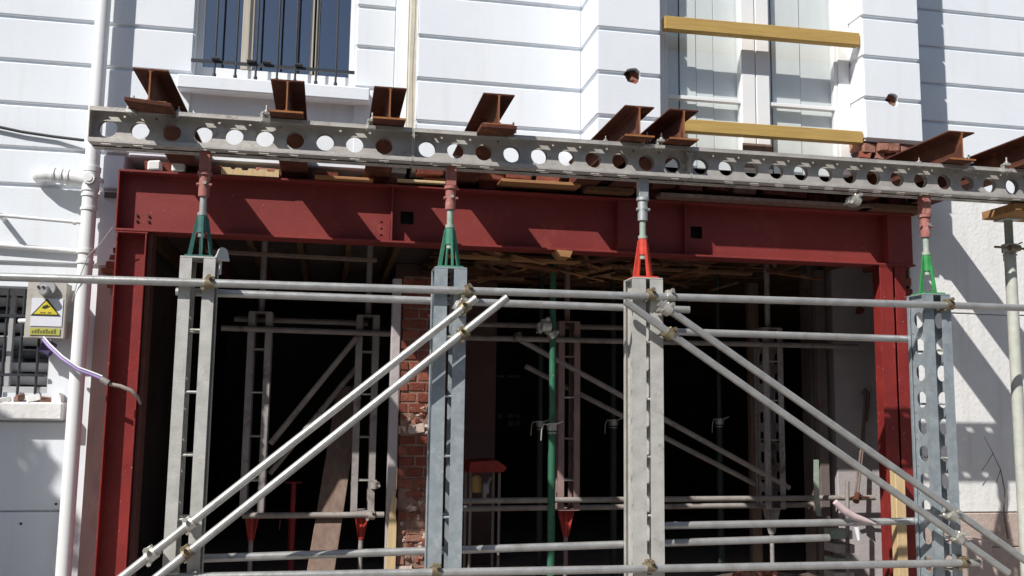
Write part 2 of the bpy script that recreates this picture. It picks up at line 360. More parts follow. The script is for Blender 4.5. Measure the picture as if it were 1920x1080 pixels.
# lower left window with louvres and bars
W = build('window', B().box(-2.75, -1.965, 7.50, 7.55, 2.375, 2.425, .004).box(-2.75, -1.965, 7.50, 7.55, 1.665, 1.71, .004).box(-2.01, -1.965, 7.5, 7.55, 1.71, 2.375, .004).box(-2.75,-2.70,7.5,7.55,1.71,2.375,.004).box(-2.30,-2.265,7.5,7.55,1.71,2.375,.004), GREYP, LH)
for k in range(7):
    z = 1.76+k*.095
    piece('louvre', GREYP if k not in (2,5) else IRON, W, (-2.38, 7.56, z), (.72, .012, .075), (.6, 0, 0), bev=0)
build('pane', B().box(-2.72, -1.98, 7.62, 7.63, 1.67, 2.42), mat('painted_room_dark', (.02,.022,.024), (.012,.012,.014), rough=.3), W)  # opaque black sheet stands in for the unlit room behind the louvres
b = B(); b.box(-6, -1.82, YL-.13, YL+.05, 1.475, 1.60, .012); build('window_sill', b, OLDW, LH)
for k in range(6):
    x = -2.3+k*.085
    piece('mortar_lump', OLDW if k % 2 else MORTAR, LH, (x+rnd(-.02,.02), YL-.06+rnd(-.03,.03), 1.615+rnd(-.005,.012)), (rnd(.05,.11), rnd(.05,.1), rnd(.03,.07)), (rnd(-.3,.3), rnd(-.3,.3), rnd(0,2)), bev=.12, jag=.1, seed=k % 3)
b = B(); b.box(-6, -1.80, YL-.028, YL+.01, at(60,958,YL).z+.006, 1.46, .008); build('wall_panel', b, WHITE, LH)
b = B(); b.box(-6, -1.80, YL-.028, YL+.01, .02, at(60,958,YL).z-.006, .008); build('wall_panel', b, WHITE, LH)
for (px, py) in ((39,982),(105,945),(113,960)):
    p = at(px, py, YL-.03); build('fixing_hole', B().cyl(p+V((0,-.004,0)), p+V((0,.01,0)), .009, 8), BLK, LH)

# iron grille on the upper left window
G = root('window_grille', 'black iron bars across the upper left window with white sill', 'window grille', (-.5, 7.3, 4.1))
for i, px in enumerate((402, 441, 479, 519, 553, 592, 629)):
    p = at(px, 140+.06*(px-380), 7.26)
    m = IRON
    build('bar', B().cyl((p.x, 7.255, 4.085), (p.x, 7.255, 6.3), .0085, 8), m, G)
    build('bar_foot', B().cyl((p.x, 7.255, 4.055), (p.x, 7.255, 4.085), .014, 8), m, G)
build('rail', B().box(-1.10, .12, 7.248, 7.262, 4.165, 4.19), IRON, G)
build('rail', B().box(-1.10, .12, 7.248, 7.262, 5.6, 5.625), IRON, G)
for px in (404, 500, 470, 560):
    p = at(px, 118+.1*(px-380), 7.235); build('scroll', B().cyl((p.x-.03,7.24,4.20), (p.x+.03,7.24,4.20), .014, 8), IRON, G)
G = root('window_grille', 'dark vertical bars over the louvred window at lower left', 'window grille', (-2.3, 7.3, 1.7))
for px in (9, 40, 73):
    p = at(px, 640, 7.33); build('bar', B().cyl((p.x, 7.33, 1.62), (p.x, 7.33, 2.4), .010, 8), IRON, G)
for z in (1.78, 2.20):
    build('rail', B().box(-2.7, -1.975, 7.315, 7.327, z, z+.02), IRON, G)

# ------------------------------------------------------------------ right house (middle wall, bay piers, right wall)
RH = root('house', 'white rendered house with projecting bay piers above the red beam', 'house', (2.5, 7.1, 0))
b = B()
b.box(.585, 1.925, 7.125, 7.5, 3.43, 7.2)
b.box(2.40, 4.10, 6.97, 7.5, 5.7, 7.2)
b.box(4.59, 9.0, 7.205, 7.55, 3.44, 7.2)
b.box(4.80, 9.0, 7.205, 7.55, 0, 3.44)
build('wall', b, WHITE, RH)
core1 = build('pier', B().box(1.925, 2.40, 6.665, 7.49, 3.56, 7.2), WHITE, RH)
core2 = build('pier', B().box(4.104, 4.585, 6.665, 7.49, 3.74, 7.2), WHITE, RH)
zm = [3.425, 3.775, 4.115, 4.46, 4.80, 5.14, 5.48, 5.82, 6.16, 6.5]
courses(RH, .592, 1.898, 7.1, 7.14, zm)
pier1 = courses(RH, 1.90, 2.404, 6.64, 7.14, [3.53]+zm[1:])
zp = [3.74, 4.08, 4.42, 4.755, 5.10, 5.44, 5.78, 6.1, 6.5]
pier2 = courses(RH, 4.095, 4.60, 6.64, 7.2, zp)
courses(RH, 4.602, 7.5, 7.18, 7.22, [3.46, 4.118, 4.46, 4.797, 5.134, 5.47, 5.8, 6.14, 6.5])
b = B(); b.box(4.79, 7.5, 7.178, 7.22, 2.455, 3.452, .006); build('plaster_panel', b, OLDW, RH)
b = B(); b.box(4.79, 7.5, 7.184, 7.22, .80, 2.449, .006); build('plaster_panel', b, OLDW, RH)
# exposed brick at the foot of the right wall
for k, (za, zb2) in enumerate(((.52,.792),(.25,.514),(.01,.244))):
    build('bare_panel', B().box(4.79, 7.5, 7.172+.004*k, 7.22, za, zb2, .006), DUSTB, RH)
# core-drilled holes
def drill(objs, cx, cz, y, r, seed):
    R = random.Random(seed); n = 11
    pl = [(cx+math.cos(2*math.pi*i/n)*r*R.uniform(.85,1.12), cz+math.sin(2*math.pi*i/n)*r*R.uniform(.85,1.15)) for i in range(n)]
    cb = B().prism(pl, (0, y-.1, 0), (1,0,0), (0,0,1), (0,.26,0))
    cut = build('hole_cutter', cb, WHITE, None)
    for o in objs:
        md = o.modifiers.new('hole', 'BOOLEAN'); md.operation = 'DIFFERENCE'; md.object = cut; md.solver = 'EXACT'
    bpy.context.view_layer.update(); dg = bpy.context.evaluated_depsgraph_get()
    for o in objs:
        me = bpy.data.meshes.new_from_object(o.evaluated_get(dg)); o.modifiers.clear(); o.data = me
    bpy.data.objects.remove(cut)
    for k in range(4):   # broken brick showing inside the hole
        piece('brick', BRICKM[(k+1) % 3], RH, (cx+R.uniform(-.6,.6)*r, y+.055+R.uniform(0,.03), cz+(-.75+k*.45)*r), (r*1.3, .05, r*.6), (R.uniform(-.4,.4), R.uniform(-.3,.3), R.uniform(-.4,.4)), bev=.1, jag=.1, seed=k % 3)
drill([core1, pier1[1], pier1[2]], 2.180, 4.105, 6.64, .062, 5)
drill([core2, pier2[0], pier2[1]], 4.345, 4.085, 6.64, .058, 8)
# broken brickwork under the second pier, and ragged edges over the opening
for r in range(3):
    for c in range(5):
        piece('brick', BRICKM[RB.choice((1,2,2))], RH, (4.13+c*.105+RB.uniform(-.02,.02), 6.74+RB.uniform(-.035,.03), 3.70-r*.085), (RB.uniform(.08,.12), RB.uniform(.12,.2), .07), (RB.uniform(-.25,.25), RB.uniform(-.2,.2), RB.uniform(-.3,.3)), bev=.09, jag=.07, seed=(r+c) % 3)
for k in range(12):
    piece('brick', BRICKM[RB.randint(0,2)], RH, (4.66+RB.uniform(-.02,.05), 7.20+RB.uniform(-.02,.02), 3.38-k*.085), (RB.uniform(.10,.17), .14, .07), (RB.uniform(-.12,.12), RB.uniform(-.1,.1), RB.uniform(-.1,.1)), bev=.07, jag=.05, seed=k % 3)
for k in range(26):
    x = -1.4+k*.235
    y = 7.16 if x < 4 else 7.26
    if x < .5: continue
    piece('brick', BRICKM[RB.randint(0,2)], RH, (x+RB.uniform(-.02,.02), y+RB.uniform(-.01,.04), 3.405+RB.uniform(-.012,.008)), (.2, .1, .07), (RB.uniform(-.1,.1), RB.uniform(-.06,.06), RB.uniform(-.1,.1)), bev=.08, jag=.05, seed=k % 3)
# bay window
W = build('window', B().box(2.404, 2.50, 6.84, 6.93, 3.5, 5.7, .005).box(3.99, 4.095, 6.84, 6.93, 3.5, 5.7, .005)
          .box(3.145, 3.262, 6.83, 6.92, 3.5, 5.7, .005).box(3.270, 3.385, 6.83, 6.92, 3.5, 5.7, .005)
          .box(2.50, 2.535, 6.85, 6.91, 3.5, 5.7, .004).box(3.96, 3.99, 6.85, 6.91, 3.5, 5.7, .004), PAINTW, RH)
for xa, xb in ((2.535, 3.145), (3.385, 3.96)):
    build('glazing_bar', B().box(xa, xb, 6.85, 6.90, 4.03, 4.06, .003), PAINTW, W)
    build('pane', B().box(xa, xb, 6.875, 6.879, 3.5, 5.7), GLASSC, W)
for i, (xa, xb, dy) in enumerate(((2.50,2.66,.03),(2.665,2.80,0),(2.805,2.95,.012),(2.955,3.17,.02),(3.175,3.36,.05),(3.365,3.45,.02),(3.455,3.70,0),(3.705,4.05,.015))):
    build('shutter_board', B().box(xa, xb, 6.925+dy*.6, 6.935+dy*.6, 3.5, 5.7, .003), BACKB, W)
build('bottom_block', B().box(3.14, 3.39, 6.815, 6.828, 3.5, 3.70, .003), BOARD, W)
# yellow battens across the bay window
for lab, a, c, hh, x0, x1 in (('upper yellow timber batten across the bay window', (1247,41), (1610,73), .052, 2.445, 4.085), ('lower yellow timber batten across the bay window, behind the rusty beam end', (1290,234.5), (1615,257), .048, 2.44, 4.085)):
    p, q = at(*a, 6.66), at(*c, 6.66)
    z0 = p.z+(x0-p.x)*(q.z-p.z)/(q.x-p.x); z1 = p.z+(x1-p.x)*(q.z-p.z)/(q.x-p.x)
    d = (V((x1,0,z1))-V((x0,0,z0))); ln = d.length; d.normalize(); n = V((0,1,0)).cross(d)*-1
    b = B().obox(V(((x0+x1)/2, 6.695, (z0+z1)/2)), d, (0,1,0), n, ln/2, .036, hh, .004)
    tag(build('timber_batten', b, YTIM, origin=(x0, 6.7, z0)), lab, 'batten', 'timber battens fixed across the bay window')

# ------------------------------------------------------------------ red steel beam and columns
BM = root('steel_beam', 'long dark red steel beam spanning the whole shopfront opening', 'steel beam', (-1.53, 7.1, 2.825))
x0, x1, zt, zb, yf, yw = -1.53, 4.80, 3.272, 2.825, 7.10, 7.19
build('top_flange', B().box(x0, x1, yf, yf+.19, zt-.016, zt, .002), REDOX, BM)
build('bottom_flange', B().box(x0, x1, yf, yf+.19, zb, zb+.016, .002), REDOX, BM)
b = B(); zz0, zz1 = zb+.016, zt-.016; H = zz1-zz0
def sq(cu, half=.05, cv=3.038-zz0): return (cu-half-.02, cu+half+.02, cv-half-.02, cv+half+.02, 'sq', cu, cv, half)
cells = []; last = 0
for X in (.552, 2.895):
    cu = X-x0; c = sq(cu); u0, u1, v0, v1 = c[:4]
    cells += [(last, u0, 0, H, None, 0, 0, 0), (u0, u1, 0, v0, None, 0, 0, 0), (u0, u1, v1, H, None, 0, 0, 0), c]; last = u1
cells.append((last, x1-x0, 0, H, None, 0, 0, 0))
b.holeplate((x0, yw, zz0), (1,0,0), (0,0,1), (0,.010,0), x1-x0, H, cells)
build('web', b, REDOX, BM)
build('hole_dark_sheet', B().box(.46,.64,yw+.10,yw+.104,2.95,3.13).box(2.8,2.99,yw+.10,yw+.104,2.95,3.13), BLK, BM)  # black sheets added behind the square holes, standing in for their shade
for xa, xb, yy in ((-1.53,-1.518,yf+.002),(.427,.439,yf+.004),(2.215,2.40,yf+.035),(2.772,2.784,yf+.02),(4.555,4.78,yf+.006)):
    build('stiffener', B().box(xa, xb, yy, yw-.001, zz0, zz1, .002), REDOX, BM)
for xa, za in ((-1.40,.075),(-1.40,.115),(-1.32,.075),(-1.32,.115),(.36,.05),(.36,.10),(.36,.15)):
    build('bolt', B().cyl((xa, yw-.012, zb+.016+za), (xa, yw, zb+.016+za), .009, 6), BLK if xa < 0 else REDOX, BM)
build('weld_plate', B().box(.30, .425, yw-.012, yw-.001, zz0+.005, zz0+.17, .002), REDOX, BM)

def hcol(lab, xa, wd, mm, split=False):
    C = root('steel_column', lab, 'steel column', (xa, 7.1, 0), 'red steel columns carrying the beam')
    zc = 2.823
    if not split:
        build('flange', B().box(xa, xa+.010, 7.105, 7.305, 0, zc, .0015), mm, C)
        build('flange', B().box(xa+wd-.010, xa+wd, 7.105, 7.305, 0, zc, .0015), mm, C)
        build('web', B().box(xa+.010, xa+wd-.010, 7.20, 7.208, 0, zc), mm, C)
    else:
        build('flange', B().box(xa, xa+.118, 7.108, 7.118, 0, zc, .0015), mm, C)
        build('web', B().box(xa+.05, xa+.058, 7.118, 7.30, 0, zc), mm, C)
        build('flange', B().box(xa+.138, xa+.235, 7.108, 7.118, 0, zc, .0015), mm, C)
        build('web', B().box(xa+.18, xa+.188, 7.118, 7.30, 0, zc), mm, C)
    build('cap_plate', B().box(xa-.004, xa+wd+.006, 7.104, 7.30, zc-.012, zc-.0005, .001), mm, C)
    return C
hcol('dark red steel column at the left end of the beam, beside the downpipe strip', -1.515, .205, REDCOL)
hcol('scuffed red steel column pair at the right end of the beam, behind the strut with a bright green jack', 4.47, .235, REDCOL, True)
c = root('timber_facing', 'thin brown timber facing just inside the left red column', 'timber strip', (-1.30, 7.15, 0))
build('strip', B().box(-1.305, -1.275, 7.14, 7.30, 0, 2.82), mat('maroon_brown_board', (.13,.045,.035), (.09,.03,.025), rough=.8), c)

# ------------------------------------------------------------------ soldiers (perforated twin channels)
def channel_cells(L, H, pitch=.181, first=.09, r=.054):
    cells = []; n = int((L-first-.05)/pitch)+1; last = 0; hw = .066; cv = H*.49
    for i in range(n):
        cu = first+i*pitch
        if cu+hw > L: break
        if cu-hw-last > .03:
            u0, u1 = last, cu-hw; mid = (u0+u1)/2; s = .007
            cells += [(u0, u1, 0, H*.30, 'sq', mid, H*.15, s), (u0, u1, H*.30, H*.70, None, 0,0,0), (u0, u1, H*.70, H, 'sq', mid, H*.85, s)]
        else: cells.append((last, cu-hw, 0, H, None, 0,0,0))
        cells += [(cu-hw, cu+hw, 0, cv-.066, None, 0,0,0), (cu-hw, cu+hw, cv+.066, H, None, 0,0,0), (cu-hw, cu+hw, cv-.066, cv+.066, 'round', cu, cv, r)]
        last = cu+hw
    cells.append((last, L, 0, H, None, 0,0,0)); return cells
def channel(b, o, u, v, wv, L, H=.21, fl=.078, t=.006, slots=True, inner=0):
    """channel: web in plane u-v at origin o, flanges going out along wv"""
    o, u, v, wv = V(o), V(u), V(v), V(wv)
    b.holeplate(o, u, v, wv*t, L, H, channel_cells(L, H))
    for vv in (0, 1):
        c0 = o+v*(t/2 if vv == 0 else H-t/2)
        if not slots:
            b.obox(c0+u*(L/2)+wv*((fl-inner)/2), u, v, wv, L/2-.001, t/2, (fl+inner)/2)
        else:
            b.obox(c0+u*(L/2)+wv*(t/2), u, v, wv, L/2-.001, t/2, t/2)
            cs = []; last = .001; fw_ = fl-t; s0, s1 = fw_*.30, fw_*.30+.022; k = 0
            while .09+k*.181+.04 < L:
                c = .09+k*.181; k += 1
                cs += [(last, c-.030, 0, fw_, None, 0,0,0), (c-.030, c+.030, 0, s0, None, 0,0,0), (c-.030, c+.030, s1, fw_, None, 0,0,0)]; last = c+.030
            cs.append((last, L-.001, 0, fw_, None, 0,0,0))
            for c in cs:
                b.obox(c0+u*((c[0]+c[1])/2)+wv*(t+(c[2]+c[3])/2), u, v, wv, (c[1]-c[0])/2, t/2, (c[3]-c[2])/2)
        # stiffening lip
        b.obox(c0+u*(L/2)+wv*(fl-.003)+v*(.012 if vv == 0 else -.012), u, v, wv, L/2-.001, .010, .003)
    return b

# --- horizontal spreader made of three bolted lengths
TR = root('spreader_beam', 'long perforated grey steel spreader beam carrying the rusty needle beams', 'spreader beam', (-1.42, 5.87, 3.115))
TZ, TH = 3.115, .212
for k, (xa, xb) in enumerate(((-1.425, .468), (.474, 2.293), (2.300, 5.35))):
    for sgn, yy in ((-1, 5.852), (1, 5.888)):
        b = B(); channel(b, (xa, yy, TZ), (1,0,0), (0,0,1), (0, sgn, 0), xb-xa, TH)
        build('channel', b, GALVO, TR)
    for xe in (xa-.002, xb-.004):
        build('end_plate', B().box(xe, xe+.006, 5.775, 5.965, TZ+.004, TZ+TH-.004, .001), GALVO, TR)
    for q in range(int((xb-xa)/.36)+1):
        xx = xa+.18+q*.362
        if xx < xb: build('spacer', B().cyl((xx, 5.85, TZ+.03), (xx, 5.89, TZ+.03), .012, 8), GALVO, TR)
for xx in (.471, 2.297):
    for zz in (.035, .175):
        for yy in (5.80, 5.94):
            build('bolt', B().cyl((xx-.022, yy, TZ+zz), (xx+.022, yy, TZ+zz), .010, 6), ZINC, TR)

# --- upright struts
def strut(mm, jackm, forkm, collarm, length=2.42, down=False, W_=.2, inner=.047, outer=.024):
    """twin-channel upright, origin at its foot on the ground, local coordinates"""
    R_ = root('upright_strut', 'x', 'strut', (0,0,0))
    for sgn in (-1, 1):
        b = B(); channel(b, (sgn*(W_/2-outer), -.1, 0), (0,0,1), (0,1,0), (sgn, 0, 0), length, .2, outer, slots=False, inner=inner)
        build('channel', b, mm, R_, local=True)
    build('end_plate', B().box(-W_/2, W_/2, -.1, .1, length, length+.010, .002), mm, R_, local=True)
    build('end_plate', B().box(-W_/2, W_/2, -.1, .1, -.010, 0, .002), mm, R_, local=True)
    n = int(length/.36)
    for q in range(n):
        z = .25+q*.36
        for y in (-.085, .085):
            build('spacer', B().cyl((-.06, y, z), (.06, y, z), .008, 8), ZINC if (q % 2 == 0) else mm, R_, local=True)
    return R_
def jack(R_, z0, z1, jackm, forkm, collarm, W_=.2):
    """fins, pipe, collar and fork from the head plate at z0 up to z1"""
    s = 1 if z1 > z0 else -1; h = abs(z1-z0); f = lambda t: z0+s*t
    b = B()
    b.cyl((0,0,f(.24*h)), (0,0,f(.38*h+.02)), .028, 14)
    for ang in (math.radians(12), math.radians(102), math.radians(192), math.radians(282)):
        a = V((math.cos(ang), math.sin(ang), 0))
        t = a.cross(V((0,0,1)))
        b.prism([(.050, 0), (.074, 0), (.073, .02), (.036, .36*h), (.022, .38*h), (.022, .31*h)], V((0,0,f(.012)))-t*.004, a, V((0,0,s)), t*.008)
    b.box(-W_*.40, W_*.40, -.078, .078, min(f(.0), f(.012)), max(f(.0), f(.012)), .001)
    build('jack_cone', b, jackm, R_, local=True)
    build('jack_screw', B().cyl((0,0,f(.20*h)), (0,0,f(.60*h)), .021, 12).cyl((0,0,f(.40*h)), (0,0,f(.43*h)), .030, 12), collarm, R_, local=True)
    b = B().cyl((0,0,f(.58*h)), (0,0,f(.80*h)), .033, 14).cyl((0,0,f(.78*h)), (0,0,f(.81*h)), .043, 14).box(-.032, .032, -.032, .032, min(f(.81*h), f(h)), max(f(.81*h), f(h)), .004)
    b.cyl((-.045,-.01,f(.69*h)), (.045,-.01,f(.69*h)), .010, 8)
    build('fork_head', b, forkm, R_, local=True)
    build('pin', B().cyl((.005,-.045,f(.70*h)), (.005,.045,f(.70*h)), .011, 10), ZINC, R_, local=True)
BLUEG = mat('bluish_galvanised', (.47,.52,.55), (.33,.38,.41), scale=16, rough=.4, metal=.45, bump=.15, bscale=110, spots=(.56,.60,.62), spot_scale=10, spot_lo=.55, spot_hi=.7, speck=((.2,.17,.14), 60, .69))
PALEU = mat('pale_chalky_steel', (.56,.55,.52), (.42,.41,.385), scale=12, rough=.55, metal=.25, bump=.2, bscale=100, spots=(.33,.30,.26), spot_scale=8, spot_lo=.58, spot_hi=.72)
heads = [(-.772, 2.452, PALEU, TEAL, PINKR, TUBE, 'first upright strut from the left, topped by a dark teal jack'),
         (.722, 2.450, BLUEG, DGREEN, PINKR, PALEG, 'second upright strut from the left, topped by a dull green jack'),
         (1.992, 2.435, PALEU, ORANGE, GALV, PALEG, 'third upright strut from the left, topped by an orange red jack'),
         (4.052, 2.405, BLUEG, BGREEN, PINKR, PALEG, 'fourth upright strut from the left, topped by a bright green jack')]
for i, (X, zh, mm, jm, fm, cm, lab) in enumerate(heads):
    R_ = strut(mm, jm, fm, cm, zh-.34, inner=(.043, .050, .045, .046)[i], outer=(.024, .030, .041, .024)[i])
    jack(R_, zh-.33, TZ-.001-.34+.0, jm, fm, cm)
    # lower jack and foot
    for ch in R_.children: ch.location.z = 0
    R_.location = (X, 5.87, .34); R_['label'] = lab; R_['group'] = 'front row of upright struts'
    build('foot_jack', B().cyl((0,0,-.02), (0,0,-.32), .026, 12).box(-.1,.1,-.1,.1,-.34,-.325,.003), DEEPRED, R_, local=True)

# --- rear row of struts inside
rear = [(-.570, 8.3, DUSTS, DEEPRED, 'dusty rear strut on a red foot jack, behind the first front strut'),
        (.325, 8.3, DUSTS, DEEPRED, 'dusty rear strut on a red foot jack, left of the brick pier'),
        (2.100, 8.3, mat('pinkish_dusty_steel', (.33,.22,.20), (.23,.15,.14), scale=7, rough=.75, metal=.1), DEEPRED, 'pinkish rear strut on a red foot jack, right of the tall green prop'),
        (4.040, 8.3, DUSTS, DEEPRED, 'dusty rear strut with no red jack, behind the long right diagonals')]
for i, (X, Y, mm, jm, lab) in enumerate(rear):
    zb_ = .735
    R_ = strut(mm, jm, jm, jm, 2.37-zb_, W_=.195, inner=.030)
    R_.location = (X, Y, zb_); R_['label'] = lab; R_['group'] = 'rear row of upright struts'
    b = B()
    for ang in (45, 135, 225, 315):
        a = V((math.cos(math.radians(ang)), math.sin(math.radians(ang)), 0)); t = a.cross(V((0,0,1)))
        b.prism([(.02, 0), (.085, 0), (.03, -.22), (.02, -.22)], V((0,0,-.012))-t*.004, a, V((0,0,1)), t*.008)
    b.cyl((0,0,-.012), (0,0,-.24), .028, 12)
    build('foot_jack', b, jm if i < 3 else mm, R_, local=True)
    build('jack_screw', B().cyl((0,0,-.24), (0,0,-zb_+.01), .02, 10).box(-.09,.09,-.09,.09,-zb_,-zb_+.012), mm, R_, local=True)
    build('head_jack', B().cyl((0,0,2.38-zb_), (0,0,3.10-zb_), .026, 12).box(-.08,.08,-.08,.08,3.095-zb_,3.11-zb_), mm, R_, local=True)
RT = root('spreader_beam', 'dusty rear spreader beam inside, hidden behind the red beam', 'spreader beam', (-1.4, 8.3, TZ))
for sgn, yy in ((-1, 8.284), (1, 8.316)):
    b = B(); channel(b, (-1.4, yy, TZ), (1,0,0), (0,0,1), (0, sgn, 0), 6.6, TH); build('channel', b, DUSTS, RT)

# ------------------------------------------------------------------ needle beams
needles = [(-1.078, 'rusty needle beam nearest the downpipe, first on the spreader'),
           (-.300, 'rusty needle beam second on the spreader, below the barred window'),
           (.312, 'rusty needle beam third on the spreader, left of the house joint'),
           (.980, 'rusty needle beam fourth on the spreader, with a tilted plate under it'),
           (1.900, 'rusty needle beam fifth on the spreader, first of the close pair'),
           (2.200, 'rusty needle beam sixth on the spreader, second of the close pair'),
           (4.225, 'rusty needle beam seventh on the spreader, below the broken brick pier'),
           (4.800, 'rusty needle beam last on the spreader, cut by the right edge')]
NZ = TZ+TH+.006
def needle_proto():
    R_ = root('needle_beam', 'x', 'needle beam', (0,0,0), 'rusty needle beams across the spreader')
    w2, h = .099, .203
    build('top_flange', B().box(-w2, w2, 0, 3.1, h-.011, h, .002), RUST, R_, local=True)
    build('bottom_flange', B().box(-w2, w2, 0, 3.1, 0, .011, .002), RUST, R_, local=True)
    b = B().box(-.004, .004, 0, 3.1, .011, h-.011)
    for s1 in (-1, 1):
        for z, dz in ((.011, 1), (h-.011, -1)):
            b.prism([(0,0), (.013*s1,0), (0,.013*dz)], (.004*s1, 0, z), (1,0,0), (0,0,1), (0,3.1,0))
    build('web', b, RUST, R_, local=True)
    build('cut_end', B().box(-.0045,.0045,-.0015,0,.011,h-.011).box(-w2,w2,-.0015,0,0,.0115), RUSTC, R_, local=True)
    return R_
NP = needle_proto()
for i, (X, lab) in enumerate(needles):
    o = NP if i == 0 else copy_tree(NP)
    o.location = (X, 5.65+(.0, .01, .0, -.03, 0, .0, .02, 0)[i], NZ); o['label'] = lab
# plates under the first and fourth needle
for (xa, xb, ry, lab) in ((-1.20, -.945, .045, 'rusty bearing plate skewed under the first needle beam'), (.865, 1.095, -.03, 'rusty bearing plate tilted under the fourth needle beam')):
    b = B().obox(V(((xa+xb)/2, 5.70, NZ-.012)), V((math.cos(ry),.12,-math.sin(ry))).normalized(), (0,1,0), (0,0,1), (xb-xa)/2, .10, .012, .002)
    tag(build('bearing_plate', b, RUST, origin=((xa+xb)/2, 5.7, NZ-.02)), lab, 'steel plate', 'bearing plates under needle beams')

# beam clamps (zinc) gripping needle flange to spreader
def clamp_proto():
    R_ = root('beam_clamp', 'x', 'beam clamp', (0,0,0), 'zinc clamps fixing needle beams to the spreader')
    build('jaw', B().box(-.028,.028,-.03,.03,-.035,-.012,.004).box(-.026,.026,-.028,.028,.012,.030,.004).box(-.026,-.012,-.02,.02,-.012,.012,.003), ZINC, R_, local=True)
    build('bolt', B().cyl((.006,-.004,-.05),(.006,-.004,.075), .0065, 8).cyl((.006,-.004,.030),(.006,-.004,.044), .014, 6), ZINC, R_, local=True)
    return R_
CP = clamp_proto()
cl = [(247,193,-.2,'zinc clamp at the left edge of the first needle beam'), (497,216,.3,'zinc clamp left of the second needle beam'),
      (696,233,.1,'zinc clamp left of the third needle beam'), (962,242,-.2,'rusty looking clamp right of the fourth needle beam'),
      (1213,268,.2,'left one of two zinc clamps between the close needle pair'), (1240,266,-.1,'right one of two zinc clamps between the close needle pair'),
      (1818,297,.2,'zinc clamp right of the seventh needle beam'), (1889,307,-.2,'zinc clamp left of the last needle beam'), (331,200,.4,'small clamp bolt right of the first needle beam'),
      (1140,258,.1,'small clamp bolt left of the fifth needle beam'), (1733,300,.1,'small clamp bolt left of the seventh needle beam')]
for i, (px, py, rz, lab) in enumerate(cl):
    o = CP if i == 0 else copy_tree(CP)
    p = at(px, py, 5.745); o.location = (p.x, 5.765, NZ-.008); o.rotation_euler = (0, 0, rz); o['label'] = lab
    if 'small' in lab: o.scale = (.5,.5,.6); o.location.y = 5.81

# ------------------------------------------------------------------ scaffold tubes
def tube(lab, a, ya, c, yc, m=TUBE, r=.0242, group='front scaffold tubes', ext=(0,0)):
    p, q = at(a[0], a[1], ya), at(c[0], c[1], yc); d = (q-p).normalized(); p = p-d*ext[0]; q = q+d*ext[1]
    o = build('scaffold_tube', B().pipe(p, q, r), m, origin=p); tag(o, lab, 'scaffold tube', group); return p, q
YT, YD, YB = 5.735, 5.675, 5.998
T = {}
T['t1'] = tube('long front horizontal tube at head height across the first three struts', (0,519), YT, (1776,572.5), YT, ext=(1.5,0))
T['t1b'] = tube('upper right horizontal tube from the fourth strut past the green prop', (1779,572.5), YT+.055, (1920,577.5), YT+.055, ext=(0,1.2))
T['t2'] = tube('second horizontal tube just below the long one, running behind the struts', (330,547), YB, (1292,581), YB)
T['t3'] = tube('horizontal tube from behind the third strut to the fourth strut', (1195,620), YB, (1712,636), YB)
T['dA'] = tube('upper one of the two left diagonal tubes', (893,559), YD, (228,1083), YD, ext=(0,1.0))
T['dB'] = tube('lower one of the two left diagonal tubes', (951,558), YD, (290,1086), YD, ext=(0,1.0))
T['dC'] = tube('lower one of the two right diagonal tubes', (1173,566), YD, (1890,1074), YD)
T['dD'] = tube('upper one of the two right diagonal tubes', (1236,568), YD, (1925,1053), YD, ext=(0,.9))
T['l1'] = tube('low horizontal tube behind the struts, ending short of the right column', (375,1047), YB, (1554,1008), YB)
T['l2'] = tube('low horizontal tube from the third strut to the red right column', (1195,986.5), YB, (1715,977), YB)
T['l3'] = tube('lowest front horizontal tube crossing all four struts', (300,1083), YT, (1836,1055), YT)
YI = 8.17
IG = 'scaffold tubes inside the building'
def it(lab, a, c, y=YI, m=TUBED, r=.0242, ya=None): return tube(lab, a, y if ya is None else ya, c, y, m, r, IG)
it('dim horizontal tube joining the two left rear struts near their tops', (415,615), (738,626))
it('faint horizontal tube behind the tops of the two left rear struts', (440,598), (690,606), 8.45)
it('low horizontal tube joining the feet of the two left rear struts', (455,967), (720,965))
it('dim upper tube right of the brick pier, level with the white coupler', (860,633), (1225,641))
it('faint tube just above the dim upper tube right of the brick pier', (860,607), (1225,616), 8.45)
it('dark short tube inside below the right front tube', (1225,641), (1608,650))
it('low pale tube inside between brick pier and timber post', (860,939), (1640,933))
it('second low tube inside just under the pale one', (860,954), (1580,946), 8.45)
it('upper left diagonal tube inside between the rear struts', (507,832), (668,634))
it('lower left diagonal tube inside between the rear struts', (505,888), (668,690), 8.45)
it('upper right diagonal tube inside sloping down to the right', (975,637), (1480,915), 8.22)
it('lower right diagonal tube inside sloping down to the right', (985,648+38), (1450,925), 8.45)

